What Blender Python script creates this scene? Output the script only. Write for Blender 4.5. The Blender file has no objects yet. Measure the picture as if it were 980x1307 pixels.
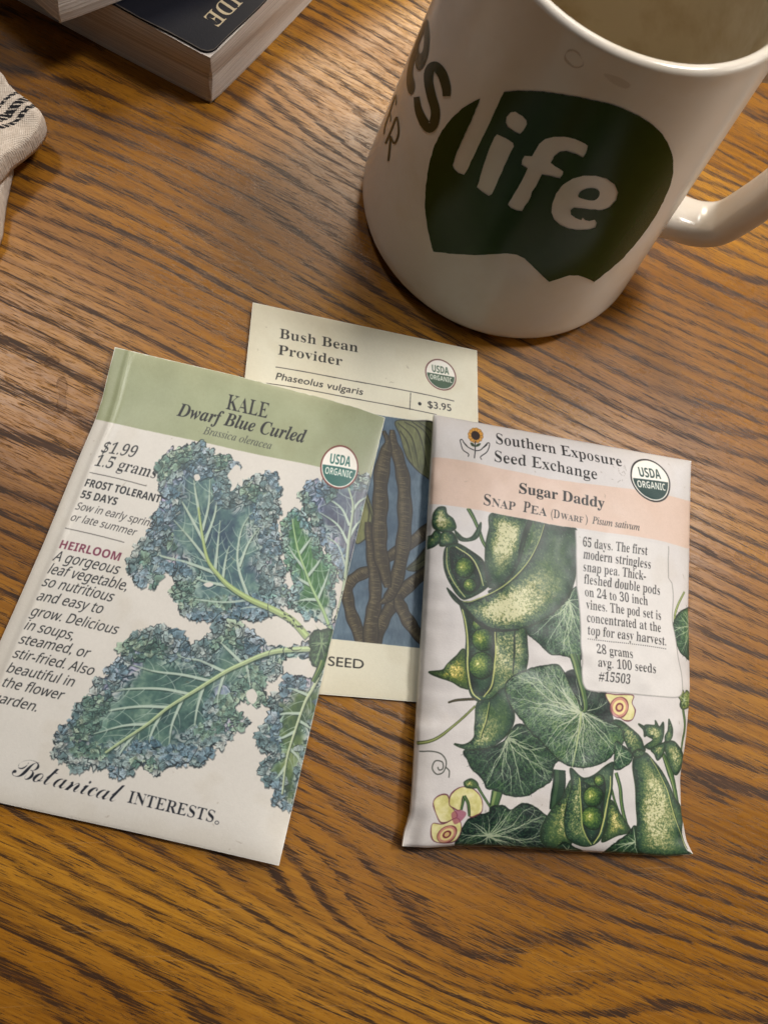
import bpy, bmesh, math, random
import numpy as np
from mathutils import Vector, Matrix

SC = bpy.context.scene
COL = SC.collection
random.seed(7)
RNG = np.random.RandomState(11)

# ------------------------------------------------------------------ camera
IW, IH = 980.0, 1307.0                    # size of the photograph, in which outlines were traced
FPX = 982.0                               # focal length in those pixels
EYE = np.array([0.0, 0.0, 0.200])         # metres above the table top
_n = np.array([-0.205, 0.285, 1.0]); _n /= np.linalg.norm(_n)      # straight down, in camera axes
_zc = -_n
_x = np.array([1.0, 0, 0]) - _n * _n[0]; _x /= np.linalg.norm(_x)
_y = np.cross(_zc, _x)
RC = np.stack([_x, _y, _zc], 1)           # world -> camera (x right, y down, z forward)

cam = bpy.data.cameras.new('camera')
cam.sensor_fit = 'VERTICAL'; cam.sensor_height = 36.0; cam.lens = FPX / IH * 36.0
cam.clip_start = 0.005; cam.clip_end = 50.0
cam.dof.use_dof = True; cam.dof.focus_distance = 0.200; cam.dof.aperture_fstop = 24.0
camo = bpy.data.objects.new('camera', cam); COL.objects.link(camo)
M = Matrix.Identity(4)
for i in range(3):
    M[i][0] = RC[0][i]; M[i][1] = -RC[1][i]; M[i][2] = -RC[2][i]; M[i][3] = EYE[i]
camo.matrix_world = M
SC.camera = camo

# ------------------------------------------------------------------ light
world = bpy.data.worlds.new('World'); SC.world = world; world.use_nodes = True
bg = world.node_tree.nodes['Background']
bg.inputs[0].default_value = (1.0, 0.95, 0.90, 1); bg.inputs[1].default_value = 0.042
SC.view_settings.view_transform = 'Standard'; SC.view_settings.look = 'None'
SC.view_settings.exposure = 0.0; SC.view_settings.gamma = 1.0
SC.cycles.max_bounces = 8
SC.cycles.use_denoising = True; SC.cycles.denoising_prefilter = 'NONE'      # keeps the fine grain of the wood
SC.cycles.caustics_reflective = False; SC.cycles.caustics_refractive = False
SC.cycles.sample_clamp_indirect = 1.0

def area(name, loc, target, size, power, col):
    l = bpy.data.lights.new(name, 'AREA'); l.shape = 'DISK'; l.size = size; l.energy = power; l.color = col
    o = bpy.data.objects.new(name, l); COL.objects.link(o); o.location = loc
    d = Vector(target) - Vector(loc)
    o.rotation_euler = d.to_track_quat('-Z', 'Y').to_euler()
    return o
la = area('pendant_lamp', (0.62, 0.34, 1.08), (0.17, 0.26, 0), 0.24, 1.36, (1.0, 0.965, 0.92)); la.data.spread = math.radians(60)      # soft-edged cone, narrowed so the foreground falls off darker
area('pendant_lamp', (0.42, 0.98, 1.30), (0.10, 0.14, 0), 0.22, 3.0, (1.0, 0.965, 0.92))
area('mug_fill_light', (0.86, 0.02, 0.46), (0.10, 0.15, 0.04), 0.34, 1.6, (1.0, 0.90, 0.76))  # added fill light, lifts the right side of the mug and its handle
area('pendant_lamp', (0.25, 1.42, 1.15), (0.08, 0.16, 0), 0.36, 10.0, (1.0, 0.88, 0.70))
area('ceiling_lamp', (-0.44, 0.74, 1.40), (0.05, 0.1, 0), 0.20, 5.0, (1.0, 0.98, 0.95))
area('ceiling_lamp', (0.29, -0.22, 1.42), (0.08, 0.08, 0), 0.30, 0.5, (1.0, 0.96, 0.92))

# ------------------------------------------------------------------ helpers: pixels of the photograph -> the place
def project(P):
    q = (np.asarray(P, float) - EYE) @ RC.T
    return np.stack([q[..., 0] / q[..., 2] * FPX + IW / 2, q[..., 1] / q[..., 2] * FPX + IH / 2], -1)
def rays(px):
    px = np.atleast_2d(np.asarray(px, float))
    return np.concatenate([(px - [IW / 2, IH / 2]) / FPX, np.ones((len(px), 1))], 1) @ RC
def at_height(px, z):
    d = rays(px); z = np.broadcast_to(np.asarray(z, float), (len(d),))
    return EYE + d * ((z - EYE[2]) / d[:, 2])[:, None]

def tag(o, label=None, cat=None, group=None, kind=None):
    if label: o['label'] = label
    if cat: o['category'] = cat
    if group: o['group'] = group
    if kind: o['kind'] = kind
    return o
def empty(name, loc=(0, 0, 0)):
    o = bpy.data.objects.new(name, None); COL.objects.link(o); o.location = loc
    o.empty_display_size = 0.01
    return o
def link_mesh(name, me, mat=None, parent=None, smooth=True):
    o = bpy.data.objects.new(name, me); COL.objects.link(o)
    if mat is not None: me.materials.append(mat)
    if smooth:
        me.polygons.foreach_set('use_smooth', [True] * len(me.polygons))
    if parent is not None:
        o.parent = parent
        o.matrix_parent_inverse = Matrix.Translation(-Vector(parent.location))
    return o
def py_mesh(name, V, F):
    me = bpy.data.meshes.new(name); me.from_pydata([tuple(map(float, v)) for v in V], [], [tuple(map(int, f)) for f in F]); me.update()
    return me

# ------------------------------------------------------------------ node helpers
class NT:
    def __init__(s, name):
        s.m = bpy.data.materials.new(name); s.m.use_nodes = True
        s.t = s.m.node_tree; s.b = s.t.nodes['Principled BSDF']
    def n(s, typ, **kw):
        nd = s.t.nodes.new(typ)
        for k, v in kw.items():
            if k.startswith('i_'):
                key = k[2:]; key = int(key) if key.isdigit() else key
                nd.inputs[key].default_value = v
            else: setattr(nd, k, v)
        return nd
    def l(s, a, ao, b, bi):
        s.t.links.new(a.outputs[ao], b.inputs[bi])
    def math(s, op, a, b=None, c=None, clamp=False):
        nd = s.n('ShaderNodeMath', operation=op); nd.use_clamp = clamp
        for i, v in enumerate((a, b, c)):
            if v is None: continue
            if isinstance(v, (int, float)): nd.inputs[i].default_value = v
            else: s.t.links.new(v, nd.inputs[i])
        return nd.outputs[0]
    def ramp(s, fac, stops, interp='LINEAR'):
        r = s.n('ShaderNodeValToRGB'); e = r.color_ramp; e.interpolation = interp
        while len(e.elements) < len(stops): e.elements.new(0.5)
        for el, (p, c) in zip(e.elements, stops):
            el.position = p; el.color = (*c, 1) if len(c) == 3 else c
        s.t.links.new(fac, r.inputs[0]); return r.outputs[0]
    def mix(s, fac, a, b, blend='MIX'):
        nd = s.n('ShaderNodeMix', data_type='RGBA', blend_type=blend)
        for key, v in ((0, fac), (6, a), (7, b)):
            if isinstance(v, (int, float)): nd.inputs[key].default_value = v
            elif isinstance(v, tuple): nd.inputs[key].default_value = (*v, 1) if len(v) == 3 else v
            else: s.t.links.new(v, nd.inputs[key])
        return nd.outputs[2]
    def noise(s, vec, scale, detail=4, rough=0.5, dist=0.0):
        nd = s.n('ShaderNodeTexNoise'); nd.inputs['Scale'].default_value = scale
        nd.inputs['Detail'].default_value = detail; nd.inputs['Roughness'].default_value = rough
        nd.inputs['Distortion'].default_value = dist
        if vec is not None: s.t.links.new(vec, nd.inputs['Vector'])
        return nd.outputs[0]
    def setb(s, **kw):
        for k, v in kw.items():
            key = k.replace('_', ' ')
            if isinstance(v, (int, float, tuple)): s.b.inputs[key].default_value = v
            else: s.t.links.new(v, s.b.inputs[key])
    def bump(s, h, strength, dist):
        nd = s.n('ShaderNodeBump'); nd.inputs['Strength'].default_value = strength; nd.inputs['Distance'].default_value = dist
        s.t.links.new(h, nd.inputs['Height']); s.t.links.new(nd.outputs[0], s.b.inputs['Normal'])

def srgb(*c):
    c = [x / 255 for x in c]
    return tuple(x / 12.92 if x <= 0.04045 else ((x + 0.055) / 1.055) ** 2.4 for x in c)

# ------------------------------------------------------------------ materials
def oak_material():
    k = NT('stained_oak')
    tc = k.n('ShaderNodeTexCoord')
    mp = k.n('ShaderNodeMapping'); mp.inputs['Rotation'].default_value = (0, 0, math.radians(24)); mp.inputs['Location'].default_value = (0.013, 0.0, 0)
    k.l(tc, 'Object', mp, 'Vector')
    sep = k.n('ShaderNodeSeparateXYZ'); k.l(mp, 0, sep, 0)
    u, v = sep.outputs[0], sep.outputs[1]
    def vec(su, sv, off=0.0):
        c = k.n('ShaderNodeCombineXYZ')
        k.t.links.new(k.math('MULTIPLY_ADD', u, su, off), c.inputs[0])
        k.t.links.new(k.math('MULTIPLY_ADD', v, sv, off * .7), c.inputs[1])
        c.inputs[2].default_value = off
        return c.outputs[0]
    # growth rings: contour lines of a slowly varying height, so they run along the board and close into cathedrals
    low = k.noise(vec(6.0, 17.0, 3.1), 1.0, 1.0, 0.4)
    mid = k.noise(vec(16, 120, 8.0), 1.0, 3.0, 0.55)
    feather = k.noise(vec(130, 2200, 4.4), 1.0, 2.0, 0.6)
    ring = k.math('MULTIPLY_ADD', v, 185.0, k.math('MULTIPLY', low, 9.0))
    ring = k.math('ADD', ring, k.math('MULTIPLY', mid, 1.0))
    ring = k.math('ADD', ring, k.math('MULTIPLY', feather, 0.34))
    def arch(u0, v0, su, sv, amp):      # a cathedral: the rings bow out and close
        a = k.math('DIVIDE', k.math('SUBTRACT', u, u0), su); b = k.math('DIVIDE', k.math('SUBTRACT', v, v0), sv)
        q = k.math('ADD', k.math('MULTIPLY', a, a), k.math('MULTIPLY', b, b))
        return k.math('MULTIPLY', k.math('EXPONENT', k.math('MULTIPLY', q, -1.0)), amp)
    ring = k.math('ADD', ring, arch(0.088, -0.027, 0.060, 0.012, 3.2))
    ring = k.math('ADD', ring, arch(0.030, -0.022, 0.034, 0.008, -1.6))
    ring = k.math('ADD', ring, arch(0.160, 0.030, 0.070, 0.013, 2.2))
    fr = k.math('FRACT', ring)
    # earlywood: dark porous line that fades out on one side
    early = k.ramp(fr, [(0.0, (1, 1, 1)), (0.20, (.95, .95, .95)), (0.31, (.35, .35, .35)), (0.46, (.04, .04, .04)), (0.88, (0, 0, 0)), (0.96, (.7, .7, .7)), (1.0, (1, 1, 1))])
    rid = k.math('FLOOR', ring)
    wn = k.n('ShaderNodeTexWhiteNoise', noise_dimensions='1D'); k.t.links.new(rid, wn.inputs['W'])
    ringstr = k.math('MULTIPLY_ADD', wn.outputs[0], 0.5, 0.5)
    early = k.math('MULTIPLY', early, 1.0)
    patch = k.noise(vec(9, 260, 1.7), 1.0, 4, 0.6)
    patch = k.ramp(patch, [(0.36, (0, 0, 0)), (0.54, (1, 1, 1))])
    early_s = k.math('MULTIPLY', early, k.math('MULTIPLY', k.math('MULTIPLY_ADD', patch, 0.5, 0.5), ringstr))
    # pores: short dark dashes along the grain, scattered in the latewood and crowded in the earlywood
    def dashes(su, sv, off, lo, gain, soft):
        n_ = k.noise(vec(su, sv, off), 1.0, 2, 0.55)
        return k.math('DIVIDE', k.math('SUBTRACT', n_, k.math('MULTIPLY_ADD', early_s, -gain, lo)), soft, clamp=True)
    pall = k.math('MAXIMUM', dashes(175, 3700, 0.4, 0.632, 0.19, 0.035), dashes(60, 2000, 5.4, 0.660, 0.18, 0.045))
    pall = k.math('MAXIMUM', pall, k.math('MULTIPLY', dashes(240, 5200, 7.7, 0.60, 0.10, 0.04), 0.6))
    fibre = k.noise(vec(34, 1300, 2.2), 1.0, 5, 0.7)
    tone = k.noise(vec(5, 22, 6.6), 1.0, 3, 0.5)
    base = k.ramp(tone, [(0.25, srgb(128, 82, 22)), (0.5, srgb(164, 110, 31)), (0.75, srgb(194, 139, 46))])
    base = k.mix(k.ramp(fibre, [(0.30, (.0, .0, .0)), (0.70, (1, 1, 1))]), k.mix(1.0, base, (0.60, 0.53, 0.46), 'MULTIPLY'), base)
    col = k.mix(k.math('MULTIPLY', early_s, 0.72, clamp=True), base, srgb(76, 44, 18))
    col = k.mix(k.math('MULTIPLY', pall, 0.88), col, srgb(40, 22, 10))
    p3 = k.noise(vec(20, 640, 9.4), 1.0, 3, 0.65)
    streak = k.ramp(p3, [(0.54, (0, 0, 0)), (0.64, (1, 1, 1))])
    col = k.mix(k.math('MULTIPLY', streak, 0.34), col, srgb(84, 50, 22))
    # old finish: worn patches are duller
    wear = k.noise(tc.outputs['Object'], 26, 5, 0.62)
    wear2 = k.noise(tc.outputs['Object'], 420, 3, 0.6)
    r = k.math('ADD', k.ramp(wear, [(0.25, (.17, .17, .17)), (0.75, (.33, .33, .33))]), k.math('MULTIPLY', wear2, 0.10))
    mp3 = k.n('ShaderNodeMapping'); mp3.inputs['Rotation'].default_value = (0, 0, math.radians(-38)); mp3.inputs['Scale'].default_value = (38, 2600, 1); k.l(tc, 'Object', mp3, 'Vector')
    scr = k.ramp(k.noise(mp3.outputs[0], 1.0, 1, 0.5), [(0.70, (0, 0, 0)), (0.74, (1, 1, 1))])
    col = k.mix(k.math('MULTIPLY', scr, 0.16), col, srgb(196, 160, 110))
    r = k.math('ADD', r, k.math('MULTIPLY', scr, 0.15))
    r = k.math('ADD', r, k.math('MULTIPLY', pall, 0.2))
    k.setb(Base_Color=col, Roughness=r, Specular_IOR_Level=0.34)
    h = k.math('SUBTRACT', k.math('MULTIPLY', fibre, 0.35), pall)
    h = k.math('ADD', h, k.math('MULTIPLY', wear2, 0.35))
    k.bump(h, 0.2, 0.0001)
    return k.m

def simple(name, col, rough=0.5, noise=0.0, nscale=200, bump=0.0, spec=0.5, bscale=900, bdist=0.0002):
    k = NT(name)
    tc = k.n('ShaderNodeTexCoord')
    if noise:
        f = k.noise(tc.outputs['Object'], nscale, 4, 0.6)
        c = k.mix(k.ramp(f, [(0.3, (0, 0, 0)), (0.7, (1, 1, 1))]), tuple(x * (1 - noise) for x in col), col)
        k.setb(Base_Color=c)
    else: k.setb(Base_Color=(*col, 1))
    k.setb(Roughness=rough, Specular_IOR_Level=spec)
    if bump: k.bump(k.noise(tc.outputs['Object'], bscale, 3, 0.6), bump, bdist)
    return k.m
# ------------------------------------------------------------------ the table
MAT_OAK = oak_material()
bm = bmesh.new()
bmesh.ops.create_cube(bm, size=1.0, matrix=Matrix.Translation((0.05, 0.15, -0.0125)) @ Matrix.Diagonal((1.6, 1.3, 0.025, 1)))
bmesh.ops.bevel(bm, geom=list(bm.edges), offset=0.003, segments=2, affect='EDGES')
me = bpy.data.meshes.new('table_top'); bm.to_mesh(me); bm.free()
tag(link_mesh('table_top', me, MAT_OAK, smooth=False), kind='structure')

TABLE = bpy.data.objects['table_top']
def catmull_(P, n=6):
    Q = np.concatenate([P[-1:], P, P[:2]]); t = np.linspace(0, 1, n, endpoint=False)[:, None]; o = []
    for i in range(1, len(Q) - 2):
        a, b, c, d = Q[i - 1], Q[i], Q[i + 1], Q[i + 2]
        o.append(0.5 * (2 * b + (c - a) * t + (2 * a - 5 * b + 4 * c - d) * t ** 2 + (3 * b - a - 3 * c + d) * t ** 3))
    return np.concatenate(o)
MAT_DRIP = simple('dried_drip', srgb(104, 66, 30), 0.42, 0.25, 500, spec=0.15)
MAT_RIM = simple('dried_drip_rim', srgb(84, 50, 20), 0.4, 0.25, 500, spec=0.15)
MAT_DRIP.node_tree.nodes['Principled BSDF'].inputs['Alpha'].default_value = 0.16
MAT_RIM.node_tree.nodes['Principled BSDF'].inputs['Alpha'].default_value = 0.28
for L in ([(57, 462), (66, 455), (76, 458), (74, 465), (64, 467), (58, 468)], [(72, 488), (82, 480), (87, 492), (84, 506), (86, 520), (78, 528), (72, 518), (76, 504)]):
    L = np.asarray(L, float); c_ = L.mean(0)
    q_ = catmull_(L) + 0.5 * np.sin(np.arange(len(L) * 6) * 1.9)[:, None]
    n_ = len(q_); X_ = at_height(q_, 0.00006); Y_ = at_height(c_ + (q_ - c_) * 0.80, 0.00008); ce_ = at_height([c_], 0.00008)[0]
    dr_ = link_mesh('dried_drip', py_mesh('dried_drip', list(Y_) + [ce_], [(i, (i + 1) % n_, n_)[::-1] for i in range(n_)]), MAT_DRIP, TABLE)
    link_mesh('drip_rim', py_mesh('drip_rim', list(X_) + list(Y_), [(i, n_ + i, n_ + (i + 1) % n_, (i + 1) % n_) for i in range(n_)]), MAT_RIM, dr_)

# ------------------------------------------------------------------ mug
MUGC = np.array([0.07715, 0.1584]); MH = 0.094; MR0 = 0.0459; MR1 = 0.0359
def mug_r(z): return MR0 + (MR1 - MR0) * np.asarray(z) / MH

def glazed(name, col, rough, dirt):
    k = NT(name); tc = k.n('ShaderNodeTexCoord')
    f = k.noise(tc.outputs['Object'], 60, 4, 0.6)
    k.setb(Base_Color=k.mix(k.ramp(f, [(0.45, (0, 0, 0)), (0.75, (1, 1, 1))]), col, tuple(a * b for a, b in zip(col, dirt))))
    g = k.noise(tc.outputs['Object'], 220, 3, 0.6)
    k.setb(Roughness=k.math('MULTIPLY_ADD', g, 0.06, rough - 0.03), Specular_IOR_Level=0.5, Coat_Weight=0.0, Coat_Roughness=0.12)
    k.bump(k.noise(tc.outputs['Object'], 35, 2, 0.5), 0.05, 0.002)
    return k.m
MAT_GLAZE = glazed('white_glaze', srgb(234, 225, 213), 0.19, (0.93, 0.90, 0.84))
MAT_INNER = glazed('stained_glaze', srgb(210, 198, 174), 0.2, (0.72, 0.62, 0.46))
MAT_STAIN = simple('dried_coffee', srgb(150, 118, 70), 0.4, 0.2, 600)
MAT_INK = simple('green_print', srgb(38, 60, 20), 0.24, 0.10, 300, spec=0.17)
MAT_BLK = simple('black_print', srgb(40, 54, 32), 0.28, 0.10, 300)

mug = empty('mug', (MUGC[0], MUGC[1], 0))
tag(mug, 'white ceramic mug with green printed badge, coffee drip below its rim', 'mug')
def lathe(prof, seg=160):
    V, F = [], []
    for r, z in prof:
        for j in range(seg):
            a = 2 * math.pi * j / seg
            V.append((MUGC[0] + r * math.cos(a), MUGC[1] + r * math.sin(a), z))
    for i in range(len(prof) - 1):
        for j in range(seg):
            a, b = i * seg + j, i * seg + (j + 1) % seg
            F.append((a, b, b + seg, a + seg))
    return V, F
prof = [(0.0004, 0.0022), (0.030, 0.0022), (0.0335, 0.0012), (0.036, 0.0003)]
fl = 0.0055
for i in range(9):
    a = -math.pi / 2 + math.pi / 2 * i / 8
    prof.append((float(mug_r(fl)) - fl + fl * math.cos(a), 0.0003 + fl + fl * math.sin(a)))
for z in np.linspace(0.008, MH - 0.0024, 30): prof.append((float(mug_r(z)), float(z)))
rt = 0.0013
rc = (MR1 - rt + 0.0002, MH - 0.0012)
for i in range(11):
    a = math.pi * i / 10
    prof.append((rc[0] + rt * 1.02 * math.cos(a), rc[1] + rt * math.sin(a)))
V, F = lathe(prof)
link_mesh('body', py_mesh('body', V, F), MAT_GLAZE, mug)
prof = [(rc[0] - rt * 1.02, rc[1] - 0.0001)]
for z in np.linspace(MH - 0.004, 0.012, 30): prof.append((float(mug_r(z)) - 0.0036 - 0.0006 * (1 - z / MH), float(z)))
ri = prof[-1][0]
for i in range(1, 7):
    a = math.pi / 2 * i / 6
    prof.append((ri - 0.006 + 0.006 * math.cos(a), 0.012 - 0.006 * math.sin(a)))
prof.append((0.0003, 0.0058))
V, F = lathe(prof)
link_mesh('inner_wall', py_mesh('inner_wall', V, F), MAT_INNER, mug)

# handle: a strap swept along an angular loop
PHI = math.radians(-15.0)
hd = np.array([math.cos(PHI), math.sin(PHI)]); ht = np.array([-math.sin(PHI), math.cos(PHI)])
def catmull(P, n=8, closed=False):
    P = np.asarray(P, float)
    if closed: Q = np.concatenate([P[-1:], P, P[:2]])
    else: Q = np.concatenate([2 * P[:1] - P[1:2], P, 2 * P[-1:] - P[-2:-1]])
    t = np.linspace(0, 1, n, endpoint=False)[:, None]
    out = []
    for i in range(1, len(Q) - 2):
        a, b, c, d = Q[i - 1], Q[i], Q[i + 1], Q[i + 2]
        out.append(0.5 * (2 * b + (c - a) * t + (2 * a - 5 * b + 4 * c - d) * t ** 2 + (3 * b - a - 3 * c + d) * t ** 3))
    out = np.concatenate(out)
    return out if closed else np.concatenate([out, P[-1:]])
z1, z2 = 0.0255, 0.080
path = catmull([(float(mug_r(z1)) - 0.002, z1), (float(mug_r(z1)) + 0.004, z1 - 0.0002), (float(mug_r(z1)) + 0.0105, z1 + 0.0004),
                (float(mug_r(z1)) + 0.0155, z1 + 0.0035), (float(mug_r(z1)) + 0.0180, z1 + 0.010), (float(mug_r(z1)) + 0.0205, z1 + 0.022),
                (float(mug_r(z1)) + 0.0225, z2 - 0.014), (float(mug_r(z1)) + 0.0215, z2 - 0.005), (float(mug_r(z1)) + 0.0165, z2),
                (float(mug_r(z2)) + 0.010, z2 + 0.001), (float(mug_r(z2)) - 0.002, z2 + 0.001)], 7)
V, F = [], []
NS = 20
tan = np.gradient(path, axis=0); tan /= np.linalg.norm(tan, axis=1)[:, None]
for i, (p, t) in enumerate(zip(path, tan)):
    nrm = np.array([t[1], -t[0]])
    e = min(i, len(path) - 1 - i) / 9.0
    fl_ = 1 + 0.22 * max(0, 1 - e) ** 2
    wd, th = 0.0066 * fl_, 0.0042 * fl_
    for j in range(NS):
        a = 2 * math.pi * j / NS
        ca, sa = math.cos(a), math.sin(a)
        x = wd * math.copysign(abs(ca) ** 0.62, ca); y = th * math.copysign(abs(sa) ** 0.62, sa)
        q = p + nrm * y
        xy = MUGC + hd * q[0] + ht * x
        V.append((xy[0], xy[1], q[1]))
for i in range(len(path) - 1):
    for j in range(NS):
        a, b = i * NS + j, i * NS + (j + 1) % NS
        F.append((a, a + NS, b + NS, b))
link_mesh('handle', py_mesh('handle', V, F), MAT_GLAZE, mug)

# printed marks: outlines traced on the photograph, laid on the wall of the mug
def on_mug(px, lift=0.00012):
    d = rays(px); out = []
    k = (MR1 - MR0) / MH
    for v in d:
        ox, oy, oz = EYE[0] - MUGC[0], EYE[1] - MUGC[1], EYE[2]
        R0 = MR0 + lift
        a = v[0] ** 2 + v[1] ** 2 - (k * v[2]) ** 2
        b = 2 * (ox * v[0] + oy * v[1] - (R0 + k * oz) * k * v[2])
        c = ox * ox + oy * oy - (R0 + k * oz) ** 2
        disc = max(b * b - 4 * a * c, 0)
        t = (-b - math.sqrt(disc)) / (2 * a)
        P = EYE + v * t
        out.append((math.atan2(P[1] - MUGC[1], P[0] - MUGC[0]), P[2]))
    return np.array(out)
ANG0 = -math.pi / 2
def mug_decal(name, loops, mat, parent, lift=0.00012, cell=0.0012):
    """loops in (angle, height); filled even-odd and wrapped onto the cone"""
    cu = bpy.data.curves.new(name, 'CURVE'); cu.dimensions = '2D'; cu.fill_mode = 'BOTH'
    for L in loops:
        sp = cu.splines.new('POLY'); sp.points.add(len(L) - 1); sp.use_cyclic_u = True
        for p, (a, z) in zip(sp.points, L):
            w = (a - ANG0 + math.pi) % (2 * math.pi) - math.pi
            p.co = (w * 0.042, z, 0, 1)
    tmp = bpy.data.objects.new(name, cu); COL.objects.link(tmp)
    bpy.context.view_layer.update()
    me = bpy.data.meshes.new_from_object(tmp)
    bpy.data.objects.remove(tmp)
    bm = bmesh.new(); bm.from_mesh(me)
    # slice into narrow vertical strips so that it bends with the wall
    xs = [v.co.x for v in bm.verts]
    x = min(xs) + cell
    while x < max(xs):
        bmesh.ops.bisect_plane(bm, geom=bm.verts[:] + bm.edges[:] + bm.faces[:], plane_co=(x, 0, 0), plane_no=(1, 0, 0), dist=1e-7)
        x += cell
    for v in bm.verts:
        a = ANG0 + v.co.x / 0.042; z = v.co.y
        r = float(mug_r(z)) + lift
        v.co = (MUGC[0] + r * math.cos(a), MUGC[1] + r * math.sin(a), z)
    bmesh.ops.recalc_face_normals(bm, faces=bm.faces)
    for f in bm.faces:
        c = f.calc_center_median()
        if (c.x - MUGC[0]) * f.normal.x + (c.y - MUGC[1]) * f.normal.y < 0: f.normal_flip()
    bm.to_mesh(me); bm.free(); me.materials.clear()
    return link_mesh(name, me, mat, parent, smooth=True)
def jag(P, amp, rs, n=3):
    P = catmull(P, n, True)
    return P + rs.normal(0, amp, P.shape)
zm = lambda L: np.array([(440 + x / 1.8148, y / 1.8148) for x, y in L])
rs = np.random.RandomState(3)
def dens(L, step=8, amp=0.35):
    """straight-edged outline, resampled, with the slight wobble of a worn print"""
    L = np.asarray(L, float); out = []
    for a, b in zip(L, np.roll(L, -1, 0)):
        n = max(1, int(np.hypot(*(b - a)) / step))
        for i in range(n): out.append(a + (b - a) * i / n + rs.normal(0, amp, 2) * (0 if i == 0 else 1))
    return np.array(out)
crescent = [(313, 228), (293, 238), (270, 252), (247, 274), (225, 302), (208, 335), (196, 375), (187, 430), (185, 480), (190, 520), (197, 555), (205, 583),
            (250, 588), (300, 591), (340, 589), (375, 587), (398, 590), (415, 598), (432, 614), (452, 634), (473, 653), (492, 647), (520, 638), (540, 638), (558, 644), (577, 653),
            (610, 628), (640, 602), (672, 566), (700, 530), (722, 496), (740, 460), (753, 430), (760, 400), (760, 372), (755, 350), (747, 330), (735, 311), (712, 289), (680, 268), (645, 252), (610, 240),
            (560, 229), (520, 222), (480, 215), (450, 212), (420, 211), (390, 211), (368, 213),
            (345, 262), (322, 312), (300, 358), (284, 392), (276, 405), (263, 401), (252, 391), (249, 383), (260, 350), (282, 302), (300, 262)]
stem_i = [(346, 318), (352, 311), (372, 320), (389, 331), (391, 339), (384, 352), (376, 370), (372, 378), (360, 405), (352, 424), (340, 450), (333, 454), (318, 445), (305, 434), (308, 427), (320, 385), (334, 345)]
dot_i = [(374, 271), (384, 260), (395, 259), (411, 269), (420, 279), (421, 288), (413, 302), (405, 311), (393, 306), (377, 295), (372, 284)]
let_f = [(562, 338), (556, 333), (532, 322), (508, 317), (484, 317), (464, 322), (450, 333), (440, 350), (433, 362), (416, 361), (410, 371), (409, 382), (423, 390), (410, 418), (390, 452), (377, 474), (384, 482), (398, 488), (410, 489),
         (417, 476), (424, 468), (430, 456), (433, 444), (442, 432), (456, 404), (480, 409), (498, 413), (504, 404), (505, 397), (486, 385), (476, 377), (484, 362), (497, 352), (512, 350), (535, 357), (551, 365), (557, 356), (560, 348)]
let_e = [(478, 492), (480, 472), (489, 448), (505, 428), (527, 414), (553, 407), (580, 407), (606, 414), (624, 427), (632, 446), (628, 464), (614, 480), (596, 487), (570, 486), (548, 483), (530, 481), (522, 487), (523, 497), (534, 505), (547, 510), (550, 504), (556, 510), (566, 512), (578, 509), (583, 516), (580, 527), (566, 532), (544, 533), (518, 530), (498, 521), (484, 508)]
ctr_e = [(540, 456), (546, 444), (562, 437), (579, 437), (589, 444), (588, 455), (578, 464), (560, 463)]
logo = [on_mug(zm(dens(L))) for L in (crescent, stem_i, dot_i, let_f, let_e)]
logo.append(on_mug(zm(catmull(ctr_e, 3, True))))
mug_decal('printed_badge', logo, MAT_INK, mug)

def ribbon2(P, w, n=8):
    P = catmull(P, n); w = np.interp(np.linspace(0, 1, len(P)), np.linspace(0, 1, len(np.atleast_1d(w))), np.atleast_1d(w)) if np.ndim(w) else np.full(len(P), w)
    t = np.gradient(P, axis=0); t /= np.linalg.norm(t, axis=1)[:, None] + 1e-9
    nn = np.stack([-t[:, 1], t[:, 0]], 1) * (w / 2)[:, None]
    return np.concatenate([P + nn, (P - nn)[::-1]])
zq = lambda L: np.array([(450 + x / 4.9, y / 4.9) for x, y in L])
s_let = ribbon2([(586, 602), (584, 545), (558, 462), (515, 415), (480, 440), (474, 510), (492, 600), (516, 690), (508, 765), (480, 800), (446, 765), (412, 690), (398, 606)], [48, 58, 62, 62, 60, 58, 58, 58, 60, 62, 60, 48, 36], 6)
mug_decal('printed_letter', [on_mug(zq(s_let))], MAT_BLK, mug)
e_out = [(462, 118), (476, 180), (480, 250), (470, 340), (446, 410), (416, 440), (395, 420), (388, 380), (378, 420), (376, 470), (388, 520), (384, 570), (364, 590), (345, 570), (336, 500), (348, 400), (380, 300), (420, 200)]
e_ctr = [(440, 212), (446, 250), (440, 305), (424, 335), (413, 315), (416, 270)]
mug_decal('printed_letter', [on_mug(zq(catmull(e_out, 4, True))), on_mug(zq(catmull(e_ctr, 4, True)))], MAT_BLK, mug)
thin = [ribbon2(np.array(L, float), 11, 5) for L in ([(278, 722), (240, 806), (200, 898)],)] 
mug_decal('printed_letter', [on_mug(zq(ribbon2([(204, 898), (242, 808), (272, 735), (283, 770), (286, 830), (272, 880), (256, 893), (234, 850)], 12, 5)))], MAT_BLK, mug)
mug_decal('printed_letter', [on_mug(zq(ribbon2([(236, 856), (230, 930), (222, 1006)], 13, 5)))], MAT_BLK, mug)
mug_decal('printed_letter', [on_mug(zq(ribbon2([(262, 600), (234, 690), (204, 780), (194, 838)], 8, 5)))], MAT_BLK, mug)
mug_decal('printed_letter', [on_mug(zq(ribbon2([(232, 704), (236, 735), (235, 760)], 7, 5)))], MAT_BLK, mug)
mug_decal('printed_letter', [on_mug(zq(ribbon2([(268, 590), (270, 625), (268, 655)], 7, 5)))], MAT_BLK, mug)
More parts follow.
